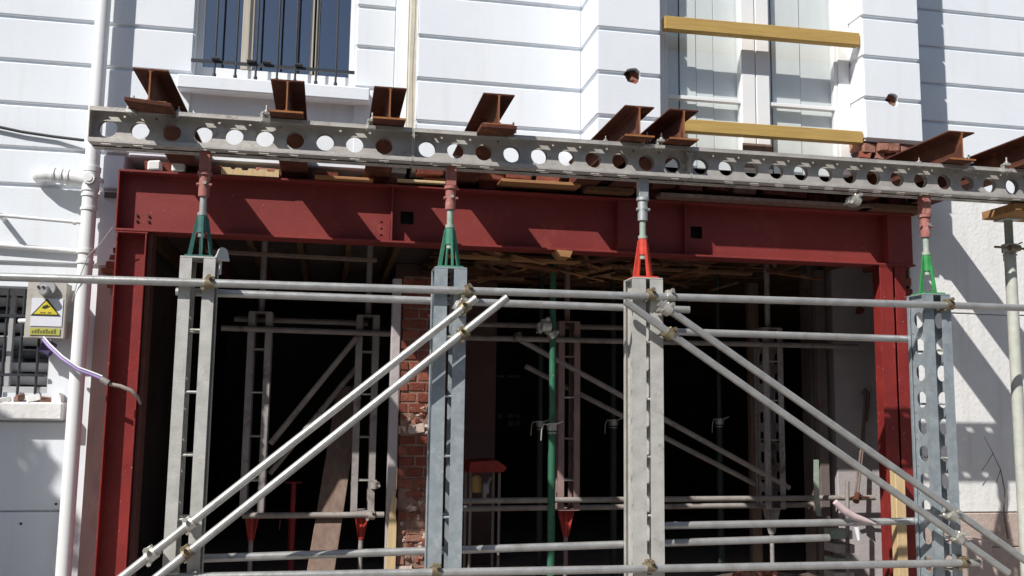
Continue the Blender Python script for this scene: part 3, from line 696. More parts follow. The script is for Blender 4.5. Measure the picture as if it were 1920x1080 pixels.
# couplers
def coupler_proto(m):
    R_ = root('tube_coupler', 'x', 'coupler', (0,0,0), 'scaffold couplers')
    build('saddle', B().cyl((-.026,0,0),(.026,0,0), .033, 14).box(-.024,.024,-.01,.04,.022,.042,.003), m, R_, local=True)
    build('saddle', B().cyl((0,.045,-.026),(0,.045,.026), .033, 14).box(-.04,-.022,.03,.07,-.022,.022,.003), m, R_, local=True)
    build('bolt', B().cyl((0,-.045,.036),(0,.035,.036), .007, 8).cyl((0,-.050,.036),(0,-.036,.036), .013, 6), m, R_, local=True)
    build('bolt', B().cyl((-.036,0,-.03),(-.036,.075,-.03), .007, 8).cyl((-.036,-.012,-.03),(-.036,.0,-.03), .013, 6), m, R_, local=True)
    return R_
CB = coupler_proto(BRASSY); CZ = coupler_proto(ZINC); CD = coupler_proto(TUBED)
used = set()
def coupler(px, py, Y, ang, lab, kind='b', group='front scaffold couplers', s=1):
    src = {'b': CB, 'z': CZ, 'd': CD}[kind]
    o = src if kind not in used else copy_tree(src); used.add(kind)
    p = at(px, py, Y); o.location = p; o.rotation_euler = (0, math.radians(ang), 0); o['label'] = lab; o['group'] = group; o.scale = (s,s,s)
A1, A2 = 38.2, -35.2
coupler(393,531,YT,0,'coupler clamping the long tube to the first strut')
coupler(878,547,YT,0,'coupler clamping the long tube to the second strut')
coupler(866,573,5.70,25,'upper coupler on the left diagonals at the second strut','z')
coupler(873,575,YD,-A1,'coupler holding the upper left diagonal to the second strut')
coupler(870,625,YD,-A1,'coupler holding the lower left diagonal to the second strut')
coupler(1221,554,YT,0,'coupler clamping the long tube to the third strut')
coupler(1257,556,YT,0,'pale coupler on the long tube just right of the third strut','z')
coupler(1252,580,YD,-A2,'coupler near the top of the upper right diagonal','z')
coupler(1256,626,YD,-A2,'coupler near the top of the lower right diagonal')
coupler(356,983,YD,-A1,'coupler holding the upper left diagonal low on the first strut','z')
coupler(284,1040,YD,-A1,'loose open swivel coupler low on the upper left diagonal','z',s=1.1)
coupler(352,1036,YD,-A1,'coupler holding the lower left diagonal low on the first strut')
coupler(1786,967,YD,-A2,'coupler low on the upper right diagonal at the fourth strut','z')
coupler(1797,1009,YD,-A2,'coupler low on the lower right diagonal at the fourth strut','z')
coupler(1779,572,YT,0,'coupler joining the two upper tubes at the fourth strut')
coupler(1807,1056,YT,0,'coupler at the right end of the lowest front tube')
coupler(1219,1063,YT,0,'yellowish coupler on the lowest tube at the third strut')
coupler(818,1071,YT,0,'coupler on the lowest tube at the second strut')
coupler(1605,376,5.80,20,'shiny coupler hanging under the spreader right of centre','z')
coupler(972,633,8.15,0,'dim coupler on the upper tube inside, right of the brick pier','d','couplers inside')
coupler(702,910,8.15,90,'dim coupler low on the rear strut left of the brick pier','d','couplers inside')
coupler(697,967,8.15,0,'dim coupler at the foot of the rear strut left of the brick pier','d','couplers inside')

# ------------------------------------------------------------------ props
def prop(lab, px, ytop, ysplit, Y, m, zt=None, r=.030, r2=.024, m2=None, group='telescopic props', handle=1, top=True):
    p = at(px, ysplit, Y); zs_ = p.z; x = p.x
    R_ = root('steel_prop', lab, 'prop', (x, Y, 0), group)
    zt = at(px, ytop, Y).z if zt is None else zt
    build('outer_tube', B().cyl((x,Y,.006), (x,Y,zs_), r, 14), m, R_)
    build('inner_tube', B().cyl((x,Y,zs_), (x,Y,zt), r2, 14), m2 or m, R_)
    build('collar', B().cyl((x,Y,zs_-.03), (x,Y,zs_+.03), r*1.35, 14).cyl((x,Y,zs_-.055), (x,Y,zs_-.045), r*1.2, 14), ZINC if handle == 1 else m, R_)
    b = B().path([(x-.01,Y-.03,zs_+.02), (x-.085,Y-.06,zs_+.02), (x-.10,Y-.065,zs_-.02), (x-.105,Y-.065,zs_-.11)], .0055, 6).cyl((x+.03,Y-.02,zs_+.02), (x+.085,Y-.03,zs_+.045), .006, 6)
    build('handle', b, ZINC if handle == 1 else m, R_)
    build('base_plate', B().box(x-.07,x+.07,Y-.07,Y+.07,0.004,.012), m, R_)
    if top: build('head_plate', B().box(x-.07,x+.07,Y-.07,Y+.07,zt,zt+.008), m, R_)
    return R_
prop('tall green prop right of the brick pier with a white coupler near its top', 1035, 480, 800, 7.62, PROPG, zt=2.99, r=.031, r2=.027)
prop('thin dark green prop directly left of the tall green prop', 1013, 480, 795, 9.0, PROPD, zt=2.99)
prop('dark prop with a bent handle midway between green prop and third strut', 1150, 480, 792, 9.0, PROPD, zt=2.99, r=.034, r2=.028)
prop('dark green prop with a small handle right of the third strut', 1349, 480, 790, 8.9, PROPD, zt=2.99, r=.032)
prop('short bright red prop inside between the two left rear struts', 548, 905, 968, 8.9, PROPR, r=.031, r2=.024, handle=0)
coupler(1024,612,7.57,0,'bright white coupler cluster on the tall green prop','z','couplers inside',1.45)
coupler(1036,628,7.57,60,'lower white coupler on the tall green prop','z','couplers inside',1.0)
prop('pale green prop supporting the far right end of the spreader', 1893, 395, 466, 6.16, PALEP, zt=3.04, r=.041, r2=.030, m2=PALEG, group=None)
t_ = at(1895,466,6.10)
tag(build('prop_pin', B().cyl(t_+V((-.14,-.01,.005)), t_+V((.14,-.01,.0)), .009, 8).cyl(t_+V((-.03,-.03,0)), t_+V((.05,-.03,0)), .024, 10), BRASSY, origin=t_), 'rusty handle bar and nut of the pale green prop', 'handle')
p = at(1910, 381, 5.95); tag(build('timber_packer', B().box(p.x-.10, p.x+.45, 5.86, 6.22, 3.048, 3.108, .004), OTIM, origin=(p.x, 6, 3.05)), 'orange brown timber packer between the pale green prop and spreader', 'timber')

# ------------------------------------------------------------------ brick pier inside the opening
BP = root('brick_pier', 'narrow red brick pier with broken lower courses behind the second strut', 'brick pier', (.69, 7.6, 0))
build('mortar_core', B().box(.565, .812, 7.450, 7.86, 0.005, 2.62), MORTAR, BP)
R2 = random.Random(11); z = .045; row = 0
while z < 2.60:
    rough = z < 1.02 or 1.40 < z < 1.55
    for c in range(2 if row % 2 == 0 else 3):
        if row % 2 == 0: xs, wd = (.555+.0+c*.137, .125)
        else: xs, wd = ((.555, .06), (.623, .125), (.757, .062))[c]
        if row % 2 == 0: xs = .557+c*.133; wd = .122
        dy = R2.uniform(-.006,.006)
        if rough: dy += R2.uniform(-.02,.045)
        tilt = .22 if rough else .03
        piece('brick', R2.choice((BRICKM[0],BRICKM[0],BRICKM[1],BRICKM[1]) if not rough else (BRICKM[1],BRICKM[2],DUSTB,BRICKM[2])), BP, (xs+wd/2, 7.485+dy, z), (wd*R2.uniform(.93,1.0), .09, .068*R2.uniform(.9,1.0)),
              (R2.uniform(-tilt,tilt), R2.uniform(-tilt,tilt)*.5, R2.uniform(-tilt,tilt)), bev=.05, jag=.09 if rough else .02, seed=R2.randint(0,3))
    z += .0815; row += 1
for k in range(60):
    zz = R2.choice((R2.uniform(.3,1.0), R2.uniform(.3,1.0), R2.uniform(1.38,1.6)))
    piece('mortar_lump', R2.choice((DUSTB, DUSTB, MORTAR, BRICKM[2], BRICKM[1])), BP, (R2.uniform(.58,.79), 7.445+R2.uniform(-.005,.02), zz), (R2.uniform(.02,.06), R2.uniform(.02,.04), R2.uniform(.02,.05)), (R2.uniform(0,2),R2.uniform(0,2),R2.uniform(0,2)), bev=.15, jag=.12, seed=k % 4)
st = root('timber_stud', 'pale plastered stud along the left edge of the brick pier', 'stud', (.51, 7.45, 0))
build('post', B().box(.478, .545, 7.44, 7.56, .005, 2.6, .004), PLAS, st)
build('offcut', B().prism([(0,0),(.085,0),(.085,.62),(.058,.90),(.03,.70)], (.468, 7.40, .1), (1,0,0), (0,0,1), (0,.022,0)), PTIM, st)

# ------------------------------------------------------------------ inside: nib wall, posts, ceiling, clutter
nb = root('plaster_nib_wall', 'grey plastered nib wall inside the right end of the opening', 'wall', (4.9, 8.5, 0))
nx = at(1568, 800, 8.3).x
build('plaster', B().box(nx, 6.4, 8.3, 8.5, 0.006, 3.09, .006), PLAS, nb)
build('plaster_step', B().box(nx-.18, nx-.004, 8.42, 8.6, 0.006, 3.09, .006), DARKP, nb)
build('stain', B().prism([(-.05,0),(.03,.01),(.05,.05),(0,.09),(-.04,.06)], (at(1612,575,8.3).x, 8.298, at(1612,590,8.3).z), (1,0,0), (0,0,1), (0,-.003,0)), BRICKM[1], nb)
rw = root('partition_wall', 'dim reddish partition wall inside right of the brick pier', 'wall', (1.3, 9.9, 0))
p, q = at(872, 700, 9.9), at(930, 700, 9.9)
build('wall', B().box(p.x-.75, q.x, 9.9, 10.1, 0.006, 3.09), mat('dim_reddish_plaster', (.17,.105,.10), (.12,.07,.07), scale=1.5, rough=.95, bump=.3), rw)
def post(lab, px, Y, wd, z0, z1, m, name='timber_post', lean=0):
    x = at(px, 800, Y).x
    b = B().obox(V((x, Y, (z0+z1)/2)), (1,0,0), (0,1,0), V((lean,0,1)).normalized(), wd/2, .04, (z1-z0)/2, .004)
    tag(build(name, b, m, origin=(x, Y, z0)), lab, 'post')
post('wide brown timber post inside, left of the grey nib wall', 1522, 8.7, .15, 0.01, 2.95, BOARD)
post('dark narrow post between the brown post and the nib wall', 1541, 8.3, .09, 0.01, 2.95, DARKP)
post('thin light timber post inside just left of the dark right strut', 1414, 9.0, .10, .01, 2.9, BOARD)
post('pale pine post standing in front of the right red column', 1679, 7.0, .085, .01, 1.15, PTIM)
x = at(1587, 1040, 7.9).x
tag(build('metal_rod', B().cyl((x,7.9,.01),(x+.03,7.9,1.0), .018, 10), TUBED, origin=(x,7.9,0)), 'thin grey rod standing among the debris near the nib wall', 'rod')
# leaning scaffold board
p, q = at(655, 730, 8.75), at(607, 1035, 8.1)
d = (p-q).normalized(); b = B().obox((p+q)/2-d*.25, V((1,0,0)), V((0,1,0)), d, .11, .018, (p-q).length/2+.28, .004)
tag(build('scaffold_board', b, BOARD, origin=q), 'dusty brown board leaning inside between the left rear struts', 'board')
# mattock leaning on nib wall
p, q = at(1622, 740, 8.24), at(1603, 935, 8.1)
t_ = root('digging_tool', 'dark forked digging tool leaning on the grey nib wall', 'tool', q)
build('shaft', B().path([q, (p+q)/2+V((.012,0,0)), p], .010, 8), BOARD, t_)
build('shaft', B().path([q+V((.03,0,0)), (p+q)/2+V((.035,0,0)), p+V((.012,0,0))], .007, 8), DARKP, t_)
build('head', B().path([p+V((-.03,0,.01)), p+V((0,-.01,.045)), p+V((.03,0,.02)), p+V((.02,0,-.12)), p+V((.0,0,-.25))], .017, 8), DARKP, t_)
build('crossbar', B().path([q+V((-.09,-.02,.0)), q+V((0,-.02,.02)), q+V((.13,-.02,.01))], .011, 8).cyl(q+V((-.02,-.05,-.02)), q+V((.03,0,.04)), .03, 8), RUST, t_)
# hanging plaster slivers
def sliver(lab, pts, Y, wd, m):
    P = [at(x, y, Y) for x, y in pts]; b = B()
    L_ = [p+V((-wd/2,0,0)) for p in P]; R_ = [p+V((wd/2,0,0)) for p in P]; n = len(P)
    fr = L_+R_; bk = [v+V((0,.012,0)) for v in fr]
    fs = []
    for i in range(n-1):
        fs += [(i, n+i, n+i+1, i+1), (2*n+i, 2*n+i+1, 3*n+i+1, 3*n+i), (i, i+1, 2*n+i+1, 2*n+i), (n+i, 3*n+i, 3*n+i+1, n+i+1)]
    fs += [(0, 2*n, 3*n, n), (n-1, 2*n-1, 4*n-1, 3*n-1)]
    b.add(fr+bk, fs); tag(build('plaster_sliver', b, m, origin=P[-1]), lab, 'plaster piece', 'loose plaster pieces')
sliver('upright pale sliver against the brown timber post', [(1531,862),(1531,900),(1532,940),(1537,968)], 8.0, .045, PALEG)
b = B(); P = [at(x, y, 5.93) for x, y in ((1566,941),(1580,955),(1600,968),(1622,976),(1642,983))]
tag(build('torn_strip', B().path(P, [.020,.024,.024,.019,.006], 8), mat('pale_pink_rag', (.60,.48,.48), (.50,.38,.39), rough=.8), origin=P[-1]), 'pale pinkish torn strip hanging over the low right tube', 'strip')
P = [at(x, y, 5.96) for x, y in ((1606,988),(1610,1004))]
tag(build('paper_tag', B().cyl(P[0], P[1]-V((0,0,.03)), .02, 6, .012), LABW, origin=P[1]), 'small white scrap hanging below the low right tube', 'scrap')
# stacked blocks and rubble bottom right
hb = root('block_stack', 'stack of greenish hollow blocks near the foot of the nib wall', 'blocks', at(1573,1050,8.0))
for k in range(4):
    p = at(1573, 1000+k*26, 8.0)
    piece('block', PALEG if k % 2 == 0 else PLAS, hb, (p.x+rnd(-.01,.01), 8.0, p.z), (.19, .2, .075), (0, rnd(-.05,.05), rnd(-.2,.2)), bev=.04)
rb = root('brick_rubble', 'small heap of orange broken bricks low behind the third strut', 'bricks', at(1420,1075,6.9))
for k in range(16):
    p = at(1390+k*4.2, 1082+rnd(-10,4)-(6 if 5 < k < 12 else 0), 6.9)
    piece('brick', BRICKM[2 if k % 3 else 1], rb, p, (rnd(.05,.11), .09, rnd(.04,.06)), (rnd(-.6,.6), rnd(-.6,.6), rnd(0,3)), bev=.08, jag=.08, seed=k % 4)
# spoil heap carrying the rubble
hp = B(); nX, nY = 16, 10; vs = []
for i in range(nX+1):
    for j in range(nY+1):
        u, v = i/nX, j/nY; x = 2.2+u*2.4; y = 6.35+v*1.3
        h = .37*math.sin(math.pi*u)**.7*math.sin(math.pi*v)**.7+(rnd(-.03,.03) if 0 < i < nX and 0 < j < nY else 0)
        vs.append((x, y, max(.002, h)))
hp.add(vs, [(i*(nY+1)+j, (i+1)*(nY+1)+j, (i+1)*(nY+1)+j+1, i*(nY+1)+j+1) for i in range(nX) for j in range(nY)])
o = build('spoil_heap', hp, SOIL); o['kind'] = 'stuff'
# workbench with red top
wb = root('workbench', 'low workbench with a flared red top right of the brick pier', 'workbench', at(905, 1000, 8.9))
p0, p1 = at(874, 885, 8.9), at(945, 880, 8.9)
zb_ = p0.z
build('tray', B().prism([(p0.x, zb_),(p1.x-.03, zb_+.01),(p1.x, zb_+.05),(p1.x-.09, zb_+.115),(p0.x+.02, zb_+.10)], (0,8.75,0), (1,0,0), (0,0,1), (0,.45,0)), DEEPRED, wb)
for xx in (p0.x+.03, p1.x-.06):
    for yy in (8.8, 9.12): build('leg', B().cyl((xx, yy, .006), (xx, yy, zb_), .014, 8), TUBED, wb)
p = at(889, 905, 8.85)
tag(build('yellow_can', B().cyl((p.x,8.72,p.z-.075),(p.x,8.72,p.z+.06), .045, 12).cyl((p.x,8.72,p.z+.06),(p.x,8.72,p.z+.075), .03, 12), YTIM, origin=(p.x,8.72,p.z-.07)), 'small yellow can hanging under the red workbench top', 'can')
p = at(910, 915, 8.85)
tag(build('power_tool', B().obox(p, (1,0,0),(0,1,0),(0,0,1), .03,.05,.05,.01).cyl(p+V((.02,0,.03)), p+V((.05,0,.10)), .016, 8).obox(p+V((-.01,0,-.06)), (1,0,0),(0,1,0),(0,0,1), .018,.03,.03,.005), GREYP, origin=p), 'small grey power tool beside the yellow can', 'tool')
# rear door; daylight spots of a back window painted as pale panes
bw = root('rear_door', 'dark rear door with a few panes painted pale as daylight deep inside', 'door', at(960, 1000, 16.2))
p0, p1 = at(930, 660, 16.2), at(978, 1000, 16.2)
build('leaf', B().box(p0.x, p1.x+.05, 16.2, 16.26, .01, p0.z, .004), IRON, bw)
for (xa, ya, xb, yb) in ((933,776,943,784),(952,775,963,784),(966,776,975,784),(953,789,963,799),(966,789,975,799),(932,703,946,708),(951,703,976,708)):
    a, c = at(xa, ya, 16.19), at(xb, yb, 16.19)
    build('pane', B().box(a.x, c.x, 16.185, 16.2, c.z, a.z), mat('daylight_paint_%d' % xa, (.55,.57,.62), (.45,.47,.52), rough=.15), bw)

# ceiling: boards, joists, laths
CE = root('ceiling', 'rough timber ceiling with joists and broken laths behind the beam', 'ceiling', (1.5, 9, 3.0)); CE['kind'] = 'structure'
del CE['category']
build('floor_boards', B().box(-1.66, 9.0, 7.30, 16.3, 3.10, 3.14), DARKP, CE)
for k in range(25):
    x = -1.5+k*.41; piece('joist', OLDT, CE, (x, 11.8, 3.02), (.05, 8.9, .15), bev=0)
R3 = random.Random(21)
for k in range(60):
    y = 7.45+k*.042+R3.uniform(-.008,.008)
    x0_ = R3.choice((.85, .9, 1.0, 1.6, 2.4)); ln = R3.uniform(.5, 2.6)
    piece('lath', (OLDT, LATH, OLDT, LATH)[k % 4], CE, (x0_+ln/2, y, 2.935+R3.uniform(-.004,.004)), (ln, .026, .009), (R3.uniform(-.2,.2), R3.uniform(-.012,.012), R3.uniform(-.02,.02)), bev=0)
for k in range(70):   # broken laths and boards hanging down
    x = R3.choice((R3.uniform(.95,3.0), R3.uniform(.95,3.0), R3.uniform(.95,2.2), R3.uniform(2.2,4.0)))
    y = R3.uniform(7.35,8.6); tl = R3.uniform(-.5,.5)
    piece('lath', (OTIM, LATH, LATH, OLDT, LATH)[k % 5], CE, (x, y, 2.84+R3.uniform(-.09,.05)), (R3.uniform(.12,.55), R3.uniform(.03,.07), R3.uniform(.010,.022)), (R3.uniform(-.5,.5), tl*.6, R3.uniform(-1.4,1.4)), bev=0)
for (px, py, wd, lab) in ((1055,477,.13,'short brown wooden block wedged under the beam right of centre'), ):
    p = at(px, py, 7.12); tag(build('timber_wedge', B().prism([(-wd/2,.025),(wd/2,.02),(wd/2-.02,-.03),(-wd/2+.035,-.025)], (p.x,7.06,p.z), (1,0,0), (0,0,1), (0,.18,0)), OTIM, origin=p), lab, 'wedge')
p = at(415, 482, 6.1)
tag(build('stone_lump', B().prism([(-.05,-.03),(.045,-.03),(.03,.035),(.012,.045),(-.005,.045),(-.02,.03),(-.03,.0)], (p.x+.01,6.0,p.z), (1,0,0), (0,0,1), (0,.07,0)).cyl((p.x+.005,6.03,p.z-.12),(p.x+.005,6.03,p.z-.02),.008,6), OLDW, origin=p), 'beige bell shaped lump on a wire beside the first strut head', 'weight')
for (xa, xb, yy, z, m, lab) in ((-.95, .35, 7.55, 2.76, BOARD, 'long dusty batten under the beam left of the pier'), (.9, 2.0, 7.5, 2.80, OTIM, 'rough orange batten under the beam right of the pier'), (2.35, 3.6, 7.7, 2.80, OLDT, 'old dark batten under the right half of the beam')):
    tag(build('ceiling_batten', B().obox(V(((xa+xb)/2, yy, z)), V((1,0,-.012)).normalized(), (0,1,0), (0,0,1), (xb-xa)/2, .04, .012, .002), m, origin=(xa, yy, z)), lab, 'batten', 'battens under the beam')

# ------------------------------------------------------------------ packing timber between wall and red beam
def plank(lab, px0, px1, py, Y, h, dpt, m, dz=0, holes=False, tilt=0):
    p, q = at(px0, py, Y), at(px1, py+(px1-px0)*.06, Y)
    z = max((p.z+q.z)/2+dz, zt+h/2+.002)
    b = B().obox(V(((p.x+q.x)/2, Y+dpt/2, z)), V((1,0,tilt)).normalized(), (0,1,0), V((-tilt,0,1)).normalized(), (q.x-p.x)/2, dpt/2, h/2, .003)
    o = tag(build('packing_plank', b, m, origin=(p.x, Y, z-h/2)), lab, 'plank', 'planks packed on top of the red beam')
    return o
p, q = at(415, 318, 7.085), at(523, 325, 7.085); ww = q.x-p.x
poly = [(0,0), (ww,0), (ww,.052)]
for cx_, rr_ in ((.36,.030), (.26,.016), (.17,.026), (.085,.018)):
    poly += [(cx_*ww/.42+rr_*math.cos(t), .052-rr_*.75*math.sin(t)) for t in (0, .5, 1.0, 1.57, 2.1, 2.6, 3.14)]
poly += [(0,.052)]
tag(build('packing_plank', B().prism(poly, (p.x, 7.085, zt+.002), (1,0,0), (0,0,1), (0,.05,0)).box(p.x, q.x, 7.136, 7.28, zt+.002, zt+.05), PTIM, origin=(p.x, 7.085, zt)), 'pale notched plank on the beam between first and second needle', 'plank', 'planks packed on top of the red beam')
plank('orange plank on the beam between second and third needle', 590, 700, 330, 7.04, .022, .2, OTIM)
plank('short thick plank on the beam near the house joint', 745, 845, 337, 7.08, .02, .2, PTIM)
plank('long orange plank on the beam right of the dull green jack', 940, 1090, 337, 6.975, .024, .26, OTIM)
plank('dark brown plank on the beam left of the orange red jack', 1100, 1190, 352, 7.0, .04, .22, OLDT)
plank('very long weathered plank on the right half of the beam', 1240, 1640, 368, 6.98, .03, .26, BOARD)
plank('brown plank at the right end of the beam under needle seven', 1620, 1740, 385, 6.99, .045, .25, OLDT)
for k in range(14):
    x = -1.3+k*.42+rnd(-.06,.06)
    piece('brick', BRICKM[k % 3], RH, (x, 7.24, 3.33), (.19, .10, .07), (rnd(-.1,.1), 0, rnd(-.1,.1)), bev=.07, jag=.05, seed=k % 3)
for (px, lab) in ((290, 'white plastered brick lump on the left end of the beam'), (335, 'grey white rubble lump under the first needle beam')):
    p = at(px, 308, 7.12)
    tag(build('plaster_lump', B().obox(V((p.x, 7.14, zt+.04)), V((1,0,.1)).normalized(), (0,1,0), (0,0,1), .045, .05, .036, .01), OLDW, origin=(p.x,7.14,zt)), lab, 'rubble')

# ------------------------------------------------------------------ downpipe and branch
DP = root('downpipe', 'white plastic downpipe with a short elbow branch on the left wall', 'downpipe', (-1.737, 7.2, 0))
X, Y = -1.737, 7.215
build('pipe', B().cyl((X,Y,.02),(X,Y,7.2), .052, 20), PVC, DP)
for py, h, r in ((318,.035,.064),(366,.02,.060),(392,.02,.060),(472,.028,.062),(492,.022,.060)):
    z = at(165, py, Y).z; build('collar', B().cyl((X,Y,z-h/2),(X,Y,z+h/2), r, 20), PVC, DP)
zc = at(165,338,Y).z
build('tee', B().cyl((X,Y,zc-.08),(X,Y,zc+.09), .060, 20), PVC, DP)
e = at(70, 330, Y)
pts = [V((X-.04,Y,zc+.0)), V((X-.12,Y,zc+.01)), V((e.x+.07,Y,e.z+.015)), V((e.x+.02,Y+.02,e.z+.018)), V((e.x-.005,Y+.06,e.z+.018)), V((e.x-.01,Y+.14,e.z+.018))]
build('branch', B().path(pts, .050, 18), PVC, DP)
for t in (.2, .45, .75):
    c = pts[1].lerp(pts[2], t); build('socket_ring', B().cyl(c-V((.008,0,0)), c+V((.008,0,0)), .058, 20), PVC, DP)
build('access_cap', B().cyl((X+.002,Y-.05,zc),(X+.002,Y-.082,zc), .040, 20).cyl((X+.002,Y-.082,zc),(X+.002,Y-.088,zc), .024, 16), PVC, DP)
build('cap_seal', B().cyl((X+.002,Y-.052,zc),(X+.002,Y-.062,zc), .044, 20), GREYP, DP)
p = at(189,339,7.25); build('access_cap', B().cyl((p.x,7.28,p.z),(p.x,7.2,p.z), .018, 14), PVC, DP)
# waste pipe
p, q = at(4,404,7.17), at(150,418,7.2)
wp = root('waste_pipe', 'thin white waste pipe running from the left edge to the downpipe', 'pipe', p)
build('pipe', B().cyl(p-V((.02,0,0)), V((X,7.2,q.z)), .013, 12), PVC, wp)
build('elbow', B().path([p+V((-.005,0,0)), p+V((-.03,.02,.0)), p+V((-.035,.18,.0))], .019, 12), PVC, wp)
build('clip', B().cyl(q-V((.045,0,0)), q-V((.025,0,0)), .018, 12), PVC, wp)
# dark line, and a conduit added to cast the band of shade
p, q = at(0,455,7.3), at(148,472,7.3)
c = tag(build('wall_dark_line', B().path([at(-30,232,7.3), at(40,247,7.3), at(100,256,7.3), at(157,263,7.27)], .011, 8), BLACKC, origin=at(0,240,7.3)), 'dark line sagging across the left wall to the downpipe', 'cable')  # dark line modelled as a thin black tube
c = tag(build('shade_conduit', B().cyl(p-V((.4,0,0)), V((-1.80, 7.3, q.z)), .019, 10), PVC, origin=p), 'white conduit added under the waste pipe to cast a band of shade', 'conduit')
tag(build('joint_cable', B().path([V((.562,7.085,7.0)), V((.560,7.085,5.2)), V((.566,7.085,4.6)), V((.553,7.085,4.1)), V((.565,7.08,3.8)), V((.56,7.06,3.55))], .0045, 8), DULLC, origin=(.56,7.08,3.5)), 'thin dull cable down the joint between the two houses', 'cable')
tag(build('joint_filler', B().box(.537, .590, 7.13, 7.36, 3.47, 7.2), FILL, origin=(.56,7.2,3.47)), 'dusty filler in the vertical joint between the two houses', 'filler')

# ------------------------------------------------------------------ electrical box with warning sign
a, c = at(55, 528, 7.18), at(118, 634, 7.18)
EB = root('electrical_box', 'beige electrical box with yellow warning triangle on the left wall', 'electrical box', V((a.x, 7.18, c.z)))
bx0, bx1, bz0, bz1 = a.x, c.x, c.z, a.z; bw_, bh_ = bx1-bx0, bz1-bz0
build('case', B().box(bx0, bx1, 7.18, 7.33, bz0, bz1, .006), BOXM, EB)
build('lid_edge', B().box(bx0-.006, bx1+.006, 7.172, 7.184, bz0-.004, bz1+.004, .003), BOXM, EB)
lf = build('label_plate', B().box(bx0+.03, bx1-.012, 7.167, 7.170, bz0+.08, bz1-.115), LABW, EB)
def tri(cx, z0, wd, h, y, m, name): return build(name, B().prism([(cx-wd/2, z0), (cx+wd/2, z0), (cx, z0+h)], (0,y,0), (1,0,0), (0,0,1), (0,.002,0)), m, EB)
tcx = (bx0+bx1)/2+.004; tz = at(90, 592.5, 7.17).z; tw = bw_*.80; th_ = at(90,560,7.17).z-tz
tri(tcx, tz, tw, th_, 7.1645, BLK, 'warning_triangle'); tri(tcx, tz+.011, tw*.80, th_*.80, 7.162, YEL, 'triangle_face')
# pictogram: a dark slanting hand-like mark and a row of unreadable small print
build('pictogram', B().prism([(-.028,.004),(-.006,-.001),(.018,.012),(.026,.020),(.008,.021),(.012,.030),(-.004,.026),(-.020,.018)], (tcx, 7.1600, tz+.050), (1,0,0), (0,0,1), (0,.0015,0)), BLK, EB)
for k in range(6):
    if k == 3: continue
    build('print_mark', B().box(tcx-.037+k*.0125, tcx-.037+k*.0125+.009, 7.160, 7.1615, tz+.018, tz+.027), OLIVE, EB)
yb = build('yellow_band', B().box(bx0+.03, bx1-.02, 7.1655, 7.1675, bz0+.018, bz0+.066), YELO, EB)
for k in range(9):
    x_ = bx0+.045+k*.018; hh = .018+.006*((k*7) % 3)
    build('print_mark', B().box(x_, x_+.012, 7.1635, 7.1650, bz0+.030, bz0+.030+hh), OLIVE, EB)
s_ = at(87, 540, 7.14)
tag(build('round_siren', B().cyl((s_.x,7.172,s_.z),(s_.x,7.135,s_.z), .058, 20).cyl((s_.x-.012,7.137,s_.z-.016),(s_.x-.012,7.09,s_.z-.02), .040, 16, .03), GREYP, origin=(s_.x,7.15,s_.z)), 'round grey sensor mounted on top of the electrical box', 'sensor')
for dx in (-.028, .004): build('lens', B().cyl((s_.x+dx-.01,7.089,s_.z+.0),(s_.x+dx-.01,7.083,s_.z+.0), .010, 10), BLK, bpy.data.objects['round_siren'])
p = at(131, 587, 7.25); build('side_bracket', B().prism([(0,-.07),(.035,-.07),(.04,0),(.0,.07)], (bx1, 7.24, p.z), (1,0,0), (0,0,1), (0,.02,0)), GREYP, EB)
p = at(45, 602, 7.22); tag(build('cctv_camera', B().cyl(p+V((-.03,0,.0)), p+V((.03,-.03,0)), .016, 12).cyl(p+V((.02,.02,-.02)), p+V((.02,.12,-.02)), .009, 8), OLDW, origin=p), 'tiny white fitting left of the electrical box', 'fitting')
# purple cable with connector and strap
P = [at(x, y, Yy) for x, y, Yy in ((80,636,7.12),(92,650,7.08),(115,672,7.02),(145,693,6.98),(175,704,6.96),(190,710,6.95))]
pc = root('purple_cable', 'purple cable hanging from the electrical box to a metal connector', 'cable', P[0])
build('sheath', B().path(P, .011, 10), PURP, pc)
build('second_core', B().path([v+V((.008,-.008,.016)) for v in P], .006, 8), LABW, pc)
p = at(198,716,6.95); build('connector', B().cyl(P[-1], p+V((.02,0,-.008)), .021, 12), ZINC, pc)
tag(build('junction_pouch', B().obox(at(89,652,7.26), V((1,0,-.5)).normalized(), (0,1,0), V((.5,0,1)).normalized(), .045, .03, .05, .01), PURPD, origin=at(89,652,7.26)), 'dark purple pouch behind the start of the purple cable', 'pouch')
P = [at(x, y, Yy) for x, y, Yy in ((205,720,6.96),(225,724,6.97),(245,732,6.98),(258,744,7.0),(263,757,7.05))]
tag(build('grey_strap', B().path(P, [.012,.014,.014,.012,.008], 10), DULLC, origin=P[-1]), 'dull grey strap from the connector across the left red column', 'strap')
tag(build('thin_wire', B().path([at(212,425,7.06), at(190,455,7.10), at(165,480,7.12), at(145,530,7.15), at(135,565,7.2)], .0035, 6), GREYP, origin=at(135,565,7.2)), 'thin grey wire hanging beside the downpipe', 'wire')
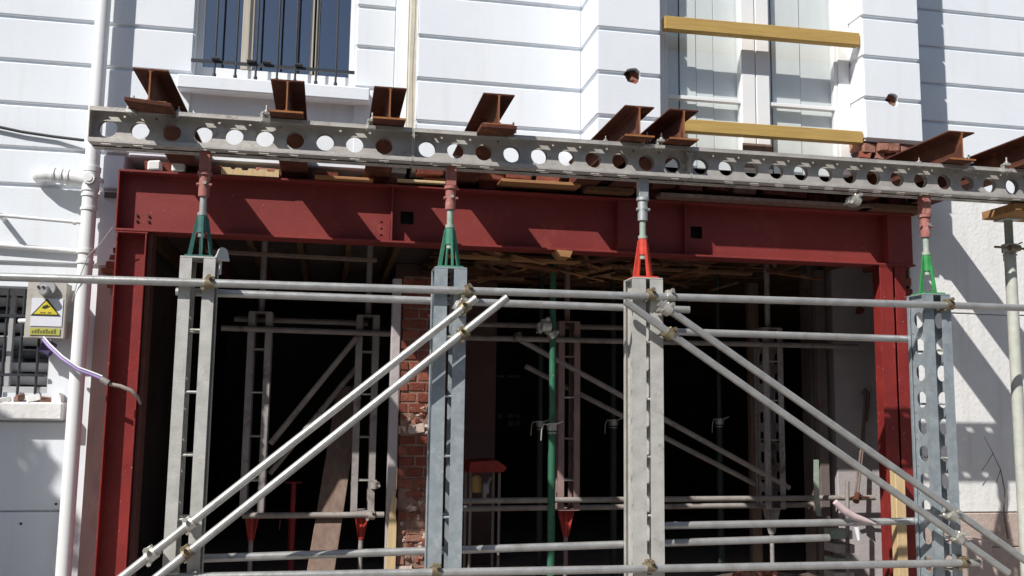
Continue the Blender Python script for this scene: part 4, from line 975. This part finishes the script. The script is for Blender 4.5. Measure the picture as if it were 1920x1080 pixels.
# twig on the right wall
P = [at(x, y, 7.13) for x, y in ((1845,818),(1862,850),(1876,880),(1884,920),(1882,960),(1890,1010))]
tag(build('dead_vine', B().path(P, [.002,.003,.004,.006,.007,.009], 8).path([P[1], at(1850,870,7.12), at(1836,890,7.12)], .003, 6).path([P[2], at(1868,905,7.12)], .003, 6), BOARD, origin=P[-1]), 'dry brown vine stem on the lower right wall', 'vine')
p = at(1795,1020,7.0)
tag(build('rendered_block', B().box(p.x-.16,p.x+.20,6.85,7.12,.02,at(1795,1010,7.0).z,.006), BEIGE, origin=(p.x,7,0)), 'pinkish beige box standing at the foot of the right wall', 'box')

# ------------------------------------------------------------------ street tree whose crown shades the lower left wall
def tree(x, y, H, r, lab, n=2600, seed=1, crown=None):
    R = random.Random(seed); t = root('street_tree', lab, 'tree', (x, y, 0))
    c0 = V(crown) if crown else V((x, y, H))
    build('trunk', B().path([(x,y,0),(x+.1,y,H*.25),(x+.05,y+.05,H*.5),(c0.x,c0.y,c0.z-.3)], [.16,.13,.10,.06], 10)
          .path([(x+.05,y+.05,H*.5),(c0.x-.5,c0.y+.2,c0.z),(c0.x-.8,c0.y+.3,c0.z+.4)], [.08,.05,.02], 8)
          .path([(x+.05,y+.05,H*.55),(c0.x+.5,c0.y-.3,c0.z),(c0.x+.8,c0.y-.4,c0.z+.4)], [.08,.05,.02], 8), BARK, t)
    b = B()
    cl = []
    while len(cl) < 34:
        d = V((R.uniform(-1,1), R.uniform(-1,1), R.uniform(-1,1)))
        if d.length < 1: cl.append((d*r*.72, R.uniform(.22,.42)*r))
    for i in range(n):
        cc, rr = R.choice(cl); d = V((R.gauss(0,1), R.gauss(0,1), R.gauss(0,1))).normalized()*rr*R.uniform(.4,1)
        p = c0+cc+d; a = V((R.gauss(0,1),R.gauss(0,1),R.gauss(0,1))).normalized(); q = a.orthogonal().normalized(); s_ = R.uniform(.035,.07)
        b.add([p-a*s_*1.6, p+q*s_*.7, p+a*s_*1.6, p-q*s_*.7], [(0,1,2,3)])
    o = build('crown', b, LEAF, t); return t
tt = 2.7
tree(-6.4, 4.6, 3.6, 1.6, 'green street tree standing off to the left of the scaffold', n=36000, crown=(-3.14-1.16*tt, 7.35-tt, .58+1.47*tt), seed=4)

# ------------------------------------------------------------------ opposite side of the street (seen only in reflections)
op = root('opposite_building', 'plain beige building across the street behind the viewer', 'building', (0, -8, 0))
build('wall', B().box(-25, 25, -9, -8, -.12, 7.5), TERR, op)
for k in range(10):
    piece('window', IRON, op, (-20+k*4.4, -7.99, 2.4), (1.4, .06, 1.6), bev=0)
